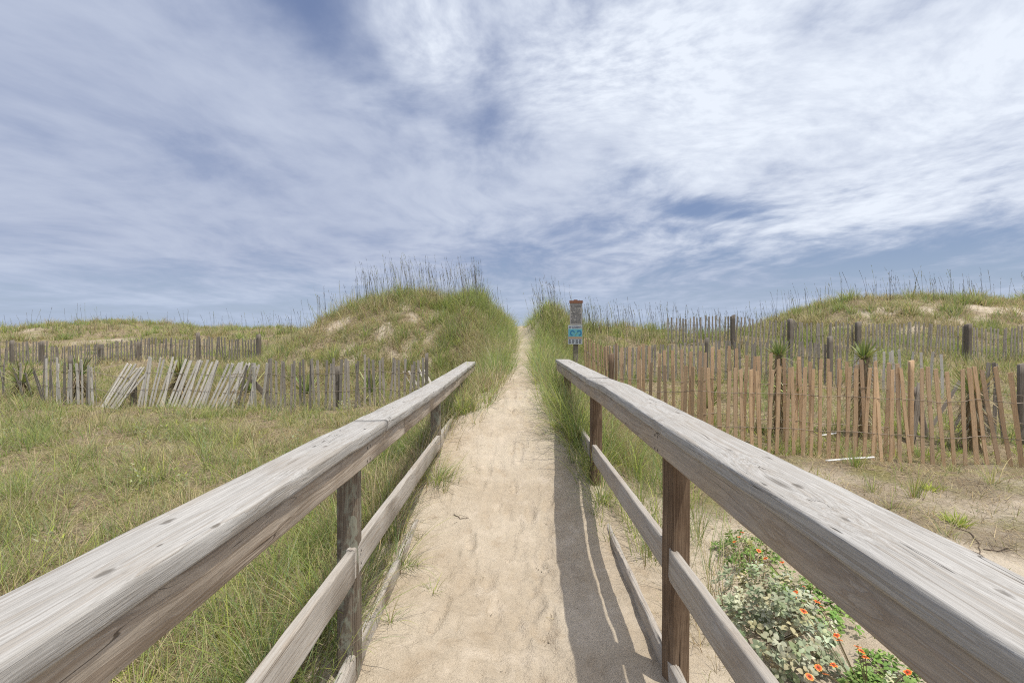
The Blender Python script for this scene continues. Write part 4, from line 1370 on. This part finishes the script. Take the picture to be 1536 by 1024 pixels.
# silvery shrub by the right railing
def leaf_cloud(name, P, Nrm, L, Wd, cols, mat, parent, ax=None):
    """folded oval leaves at P facing Nrm"""
    n = len(P)
    Nrm = Nrm / np.linalg.norm(Nrm, axis=1)[:, None]
    r = rng.normal(0, 1, (n, 3)) if ax is None else ax
    ax = r - (r * Nrm).sum(1)[:, None] * Nrm
    ax /= np.linalg.norm(ax, axis=1)[:, None]
    sd = np.cross(Nrm, ax)
    prof = [(0, 0, 0), (.22, .40, .02), (.55, .5, .0), (.85, .28, -.04), (1, 0, -.10)]
    V = np.zeros((n, 8, 3))
    L = L[:, None]
    Wd = Wd[:, None]
    fold = rng.uniform(.05, .22, n)[:, None]
    V[:, 0] = P
    V[:, 7] = P + ax * L - Nrm * L * .12
    for i, (tt, hw, dn) in enumerate(prof[1:4]):
        V[:, 1 + 2 * i] = P + ax * L * tt - sd * Wd * hw + Nrm * (Wd * fold + L * dn)
        V[:, 2 + 2 * i] = P + ax * L * tt + sd * Wd * hw + Nrm * (Wd * fold + L * dn)
    idx = (np.arange(n) * 8)[:, None]
    fl = np.concatenate([idx + np.array([0, 1, 2]), idx + np.array([1, 3, 4, 2]), idx + np.array([3, 5, 6, 4]), idx + np.array([5, 7, 6])], 1).ravel()
    sz_ = np.tile(np.array([3, 4, 4, 3]), n)
    C = np.repeat(cols, 8, 0)
    me = mesh_np(name, V.reshape(-1, 3), fl, sz_, [mat], C, smooth=True)
    return link(name, me, parent)


LEAF = leaf_mat('soft_leaf', .75, .22)
STEM = leaf_mat('plant_stem', .8, .0, attr=False, color=(.20, .16, .09))


def shrub(label, X, Y, rx, ry, rz_, n, pal, leafl, name='shrub', cat='shrub', nstem=26, group=None):
    g0 = hz(X, Y)
    root = thing(name, label, cat, (X, Y, g0), 0, group)
    per = 7
    m = max(8, n // per)
    a = rng.random(m) * 2 * math.pi
    el = np.arcsin(rng.random(m) ** .75)
    k = rng.uniform(.5, 1.05, m) ** .45
    lump = 1 + .30 * perlin(np.cos(a) * 2.4 + X * 7, np.sin(a) * 2.4 + el * 2)
    T = np.stack([rx * np.cos(a) * np.cos(el), ry * np.sin(a) * np.cos(el), rz_ * np.sin(el)], 1) * (k * lump)[:, None]
    T[:, 2] += .025
    D = np.stack([.75 * np.cos(a) * np.cos(el), .75 * np.sin(a) * np.cos(el), .35 + .75 * np.sin(el)], 1) + rng.normal(0, .22, (m, 3))
    D /= np.linalg.norm(D, axis=1)[:, None]
    idx = np.repeat(np.arange(m), per)
    N = len(idx)
    whorl = np.tile(np.arange(per), m) * 2.4 + rng.normal(0, .3, N)
    ref = np.where(np.abs(D[:, 2:3]) < .9, np.array([[0, 0, 1.0]]), np.array([[1.0, 0, 0]]))
    e1 = np.cross(D, ref)
    e1 /= np.linalg.norm(e1, axis=1)[:, None]
    e2 = np.cross(D, e1)
    axl = e1[idx] * np.cos(whorl)[:, None] + e2[idx] * np.sin(whorl)[:, None] + D[idx] * rng.uniform(.0, .9, N)[:, None]
    back = np.tile(np.arange(per), m)[:, None] / per
    P = T[idx] - D[idx] * back * leafl * 1.1 + axl * leafl * .15
    Nn = D[idx] * 1.0 + np.array([0, 0, .25]) - axl * .25 + rng.normal(0, .15, (N, 3))
    size = leafl * (.65 + .55 * back[:, 0]) * rng.uniform(.75, 1.25, N)
    base_c = pick(m, pal)[idx] * rng.uniform(.88, 1.12, (N, 1))
    leaf_cloud('foliage', P, Nn, size, size * rng.uniform(.5, .68, N), base_c, LEAF, root, axl)
    acc = Acc()
    for i in range(nstem):
        a_ = random.random() * 2 * math.pi
        e_ = math.asin(random.random() ** .7)
        tip = (rx * .9 * math.cos(a_) * math.cos(e_), ry * .9 * math.sin(a_) * math.cos(e_), rz_ * .9 * math.sin(e_) + .02)
        pts = [(tip[0] * f, tip[1] * f, -.03 + (tip[2] + .03) * f ** .7) for f in np.linspace(0, 1, 6)]
        V, fl, sz_ = tube_np(pts, np.linspace(.004, .0015, 6), 5)
        acc.add(V, fl, sz_)
    link('stems', acc.mesh('stems', [STEM], True), root)
    return root


SIL = [(np.array([.44, .48, .32]), .6), (np.array([.56, .59, .43]), .5), (np.array([.31, .37, .21]), .5), (np.array([.46, .42, .26]), .25)]
shrub('silvery grey-green leafy shrub beside the nearest right post', 1.34, 2.32, .29, .38, .32, 1900, SIL, .034)
shrub('small silvery seedling behind the larger silvery shrub', 1.62, 1.95, .12, .12, .07, 200, SIL, .022, nstem=8)

# blanket flowers: leafy clumps, each flower head a part
PETAL, t, bs = new_mat('flower_petal')
ca = t.node('ShaderNodeAttribute', attribute_name='col').outputs['Color']
t.put(bs.inputs['Base Color'], ca)
bs.inputs['Roughness'].default_value = .6
CENTRE, t, bs = new_mat('flower_centre')
t.put(bs.inputs['Base Color'], t.mix(t.noise(None, 300, 2), (.12, .03, .012), (.30, .13, .03)))
bs.inputs['Roughness'].default_value = .9


def flower_mesh(r, seed):
    rr = random.Random(seed)
    n = 11
    V, fl, sz_, C, mi = [], [], [], [], []
    for i in range(n):
        a = 2 * math.pi * i / n + rr.gauss(0, .07)
        tilt = rr.uniform(-.1, .25)
        L = r * rr.uniform(.88, 1.1)
        hw = r * .26
        d = (math.cos(a), math.sin(a))
        s = (-d[1], d[0])
        b_ = len(V)
        for (f, wv_, c) in ((.25, .45, (.50, .03, .012)), (.65, 1.0, (.68, .10, .018)), (.88, .95, (.80, .28, .03)), (1.0, .5, (.86, .48, .05))):
            zz_ = math.sin(tilt) * L * f - .12 * L * f * f
            for q in (-1, 1):
                V.append((d[0] * L * f + s[0] * hw * wv_ * q, d[1] * L * f + s[1] * hw * wv_ * q, zz_))
                C.append(c)
        for j in range(3):
            fl += [b_ + 2 * j, b_ + 2 * j + 1, b_ + 2 * j + 3, b_ + 2 * j + 2]
            sz_.append(4)
            mi.append(0)
    b_ = len(V)
    for k in range(4):
        for j in range(10):
            a = 2 * math.pi * j / 10
            ph = k * math.pi / 2 / 3.4
            V.append((.34 * r * math.cos(ph) * math.cos(a), .34 * r * math.cos(ph) * math.sin(a), .25 * r * math.sin(ph)))
            C.append((.2, .06, .02))
    for k in range(3):
        for j in range(10):
            j2 = (j + 1) % 10
            fl += [b_ + k * 10 + j, b_ + k * 10 + j2, b_ + (k + 1) * 10 + j2, b_ + (k + 1) * 10 + j]
            sz_.append(4)
            mi.append(1)
    fl += [b_ + 30 + j for j in range(10)]
    sz_.append(10)
    mi.append(1)
    return mesh_np('flower', np.array(V), fl, sz_, [PETAL, CENTRE], np.array(C), mi)


def blanket_flower(label, X, Y, rx, ry, hgt, n, heads):
    root = shrub(label, X, Y, rx, ry, hgt, int(n * 1.5), [(np.array([.21, .33, .08]), .8), (np.array([.31, .41, .12]), .5), (np.array([.14, .23, .06]), .4), (np.array([.34, .31, .15]), .12)], .028, 'blanket_flower', 'flower', 14,
                 'orange flowers beside the right railing')
    for i, (hx, hy, hh) in enumerate(heads):
        o = link('flower', flower_mesh(random.uniform(.0115, .0155), i + 31 * len(heads)), root, (hx, hy, hh), (random.uniform(-.5, .1), random.uniform(-.4, .2), random.random() * 6))
        pts = [(hx * f, hy * f, hh * f) for f in np.linspace(.2, 1, 5)]
        V, fl, sz_ = tube_np(pts, .0016, 5)
        link('flower_stem', mesh_np('flower_stem', V, fl, sz_, [STEM], smooth=True), root)
    return root


def gpt(px, py, z=-.08):
    Y = (EYE - z) * F / (py - 505)
    return ((px - 768) * Y / F, Y)


CLUMPS = [('leafy clump of orange flowers at the far edge of the silvery shrub', 1.60, 3.05, .22, .30, .15, 460),
          ('broad leafy clump of orange flowers between the silvery shrub and the upper rail', 1.70, 2.58, .20, .26, .15, 460),
          ('small feathery clump with orange flowers in front of the silvery shrub', 1.50, 1.90, .11, .11, .12, 300),
          ('low clump with orange flowers below the nearest stretch of the upper rail', 1.72, 2.05, .13, .16, .08, 170),
          ('leafy clump with few orange flowers in the lower right corner', 1.80, 1.72, .2, .16, .09, 260)]
HEADS = [(1110, 806), (1115, 799), (1103, 813), (1140, 827), (1150, 838), (1175, 844), (1181, 867), (1207, 880), (1196, 889), (1201, 897), (1229, 904), (1236, 912), (1208, 918),
         (1258, 955), (1262, 962), (1290, 972), (1296, 979), (1302, 988), (1254, 1000), (1231, 1004), (1242, 1014), (1218, 1018), (1366, 1011)]
heads = [[] for _ in CLUMPS]
for (hx, hy) in HEADS:
    hh = random.uniform(.15, .21)
    X, Y = gpt(hx, hy, hh)
    k = min(range(5), key=lambda i: (CLUMPS[i][1] - X) ** 2 + (CLUMPS[i][2] - Y) ** 2)
    heads[k].append((X - CLUMPS[k][1], Y - CLUMPS[k][2], hh - hz(CLUMPS[k][1], CLUMPS[k][2])))
for c_, h_ in zip(CLUMPS, heads):
    blanket_flower(*c_, h_)


# dry creeping sticks and scraps on the right sand
STICK = leaf_mat('dry_stick', .85, 0, attr=False, color=(.15, .115, .085))
STICKP = leaf_mat('pale_stick', .85, 0, attr=False, color=(.34, .29, .22))


def stick(label, pts, r, mat=STICK, twigs=0):
    x0, y0 = pts[0]
    z0 = hz(x0, y0)
    P = []
    for i in range(len(pts) - 1):
        for f in np.linspace(0, 1, 6)[:-1]:
            P.append((pts[i][0] + (pts[i + 1][0] - pts[i][0]) * f + random.gauss(0, .004), pts[i][1] + (pts[i + 1][1] - pts[i][1]) * f + random.gauss(0, .004)))
    P = [(x - x0, y - y0, hz(x, y) - z0 + r * .7 + .004 * abs(math.sin(i))) for i, (x, y) in enumerate(P)]
    acc = Acc()
    V, fl, sz_ = tube_np(P, np.linspace(r, r * .45, len(P)), 6)
    acc.add(V, fl, sz_)
    for k in range(twigs):
        i = random.randrange(2, len(P) - 1)
        a = random.random() * 6.3
        L = random.uniform(.06, .16)
        Q = [(P[i][0] + L * f * math.cos(a), P[i][1] + L * f * math.sin(a), P[i][2] + .03 * f) for f in (0, .35, .7, 1)]
        V, fl, sz_ = tube_np(Q, (r * .5, r * .45, r * .35, r * .2), 5)
        acc.add(V, fl, sz_)
    o = link('stick', acc.mesh('stick', [mat], True), None, (x0, y0, z0))
    return tag(o, label, 'stick', 'dead sticks on the sand')


stick('long thin dark twig running down the bare sand beyond the right railing', [gpt(1432, 788), gpt(1458, 800), gpt(1472, 815), gpt(1478, 848)], .0055, STICK, 3)
stick('dark forked twig lying flat at the right edge of the bare sand', [gpt(1478, 822), gpt(1500, 824), gpt(1528, 820)], .005, STICK, 4)
stick('short dark stick beside the drooping tuft on the right sand', [gpt(1318, 770), gpt(1335, 765), gpt(1352, 752)], .006, STICK, 2)
stick('pale bent stick lying in front of the silvery shrub', [(1.08, 2.04), (1.2, 2.06), (1.34, 2.0)], .004, STICKP, 2)
stick('thin dark stem lying across the left half of the path', [(-.47, 3.6), (-.40, 3.55), (-.32, 3.56)], .003, STICK, 1)

WHITE, t, bs = new_mat('white_paint_chip')
t.put(bs.inputs['Base Color'], t.mix(t.noise(None, 14, 4), (.55, .54, .50), (.72, .72, .68)))
bs.inputs['Roughness'].default_value = .6
for (lab, a_, b_, zup) in (('broken white plastic strip lying at the foot of the tan fence', (1240, 5.35), (1312, 5.45), .02), ('short white strip propped behind the tan fence slats', (1232, 6.15), (1258, 6.2), .22)):
    (xa, ya), (xb, yb) = at(*a_), at(*b_)
    Lh = math.hypot(xb - xa, yb - ya)
    o = sweep_board('white_strip', [(0, 0, 0), (0, Lh * .5, .006), (0, Lh, 0)], .024, .006, WHITE, None, .002, .05, .003, 3)
    o.location = (xa, ya, hz(xa, ya) + zup)
    o.rotation_euler = (.12 if zup > .1 else .03, .5, math.atan2(yb - ya, xb - xa) - math.pi / 2)
    tag(o, lab, 'strip', 'white strips by the tan fence')
for (lab, px, Y, ln, lx) in (('grey board propped aslant behind the tan fence, right of the tall yucca', 1368, 6.35, .95, .28), ('dark grey board leaning left beside the half dead yucca', 1392, 6.5, .8, -.1),
                             ('grey board fallen against the upright slats of the left fence', 420, 8.55, .9, -.75)):
    x, y = at(px, Y)
    g = hz(x, y)
    o = post_mesh('loose_board', .09, .022, 0, ln, W_GPOST, None, (x, y, g - .06), .1, px, .003)
    o.rotation_euler = (-.12, lx, .1)
    tag(o, lab, 'board', 'loose boards by the fences')


# ------------------------------------------------------------------ beach sign
def flat_mat(name, c1, c2, sc_, rough=.5):
    m, t, bs = new_mat(name)
    t.put(bs.inputs['Base Color'], t.mix(t.noise(t.node('ShaderNodeTexCoord').outputs['Object'], sc_, 4, .6), c1, c2))
    bs.inputs['Roughness'].default_value = rough
    return m


S_GREY = flat_mat('sign_grey', (.30, .285, .265), (.37, .35, .325), 9)
S_RUST = flat_mat('sign_rust_cap', (.20, .085, .045), (.26, .12, .07), 30)
S_WHITE = flat_mat('sign_white', (.42, .45, .47), (.50, .53, .55), 8)
S_TURQ = flat_mat('sign_turquoise', (.10, .33, .39), (.14, .42, .46), 12)
S_BLUE = flat_mat('sign_blue', (.02, .15, .33), (.03, .20, .40), 12)
S_SAND = flat_mat('sign_tan', (.38, .25, .14), (.46, .33, .2), 12)
S_INK = flat_mat('sign_ink', (.06, .06, .06), (.09, .09, .085), 20)
S_NAVY = flat_mat('sign_navy', (.015, .03, .09), (.02, .04, .12), 20)
S_GRN = flat_mat('sign_green', (.16, .36, .18), (.22, .42, .2), 20)


def box_acc(acc, x0, x1, z0, z1, y0, y1, mi=0):
    V = [(x, y, z) for x in (x0, x1) for y in (y0, y1) for z in (z0, z1)]
    acc.add(np.array(V), [0, 1, 3, 2, 4, 6, 7, 5, 0, 4, 5, 1, 2, 3, 7, 6, 0, 2, 6, 4, 1, 5, 7, 3], [4] * 6, mi)


SY = 9.5
SX = (864 - 768) * SY / F
sg = hz(SX, SY)
root = thing('beach_sign', 'narrow grey notice above a turquoise rip current sign on one post beside the path', 'sign', (SX, SY, sg), -.06)


def zpx(py):
    return EYE + (505 - py) * SY / F - sg


post_mesh('post', .10, .10, -.5, zpx(451), W_GPOST, root, (.0, .075, 0), 0, 3)
a = Acc()
box_acc(a, -.128, .128, zpx(487), zpx(455), -.008, .012)
up = link('notice_panel', a.mesh('notice_panel', [S_GREY]), root)
a = Acc()
z = zpx(458.5)
rl = random.Random(5)
while z > zpx(485):
    x = -.105
    while x < .09:
        wl_ = rl.uniform(.012, .035)
        if rl.random() < .93:
            box_acc(a, x, min(x + wl_, .108), z - .0095, z, -.0105, -.0085)
        x += wl_ + .007
    z -= .0235
link('lettering', a.mesh('lettering', [S_INK]), up)
a = Acc()
box_acc(a, -.138, .138, zpx(454.8), zpx(450.8), -.02, .022)
box_acc(a, -.05, .03, zpx(450.7), zpx(449.5), -.012, .014)
link('top_cap', a.mesh('top_cap', [S_RUST]), root)
a = Acc()
box_acc(a, -.165, .130, zpx(516), zpx(487.4), -.012, .008)
lo = link('warning_panel', a.mesh('warning_panel', [S_WHITE]), root)
lo['label'] = 'white rip current warning panel with a turquoise picture'
a = Acc()
box_acc(a, -.158, .123, zpx(504.8), zpx(493.2), -.0145, -.0125, 0)
box_acc(a, -.158, .123, zpx(507.8), zpx(505.2), -.0145, -.0125, 3)
# swirling current: two curling blue arrows and a green swimmer's way out
for (cx_, sx_) in ((-.075, 1), (.065, -1)):
    for k in range(14):
        an = math.pi * (.1 + 1.35 * k / 13)
        xx, zz_ = cx_ + sx_ * .04 * math.cos(an), zpx(499) + .045 * math.sin(an)
        box_acc(a, xx - .011, xx + .011, zz_ - .009, zz_ + .009, -.0165 - .0001 * k, -.0146, 1)
for k in range(7):
    xx, zz_ = -.02 + .008 * k, zpx(502.5) + .009 * k
    box_acc(a, xx - .006, xx + .006, zz_ - .006, zz_ + .006, -.0168 - .0001 * k, -.0146, 2)
link('picture', a.mesh('picture', [S_TURQ, S_BLUE, S_GRN, S_SAND]), lo)
a = Acc()
for col_ in range(4):
    z = zpx(509.2)
    while z > zpx(514.8):
        x0 = -.152 + col_ * .072
        box_acc(a, x0, x0 + rl.uniform(.035, .056), z - .007, z, -.0145, -.0125)
        z -= .0165
link('small_print', a.mesh('small_print', [S_INK]), lo)
fc = bpy.data.curves.new('title', 'FONT')
fc.body = 'RIP CURRENTS'
fc.size = .046
fc.align_x = 'CENTER'
fc.extrude = .001
tmp = bpy.data.objects.new('title', fc)
COL.objects.link(tmp)
bpy.context.view_layer.update()
tme = bpy.data.meshes.new_from_object(tmp.evaluated_get(bpy.context.evaluated_depsgraph_get()))
bpy.data.objects.remove(tmp)
tme.materials.clear()
tme.materials.append(S_NAVY)
wdt_ = max(v_.co.x for v_ in tme.vertices) - min(v_.co.x for v_ in tme.vertices)
ti = link('title', tme, lo, (-.018, -.0138, zpx(491.9)), (math.pi / 2, 0, 0))
ti.scale = (.26 / wdt_, 1.2, 1)
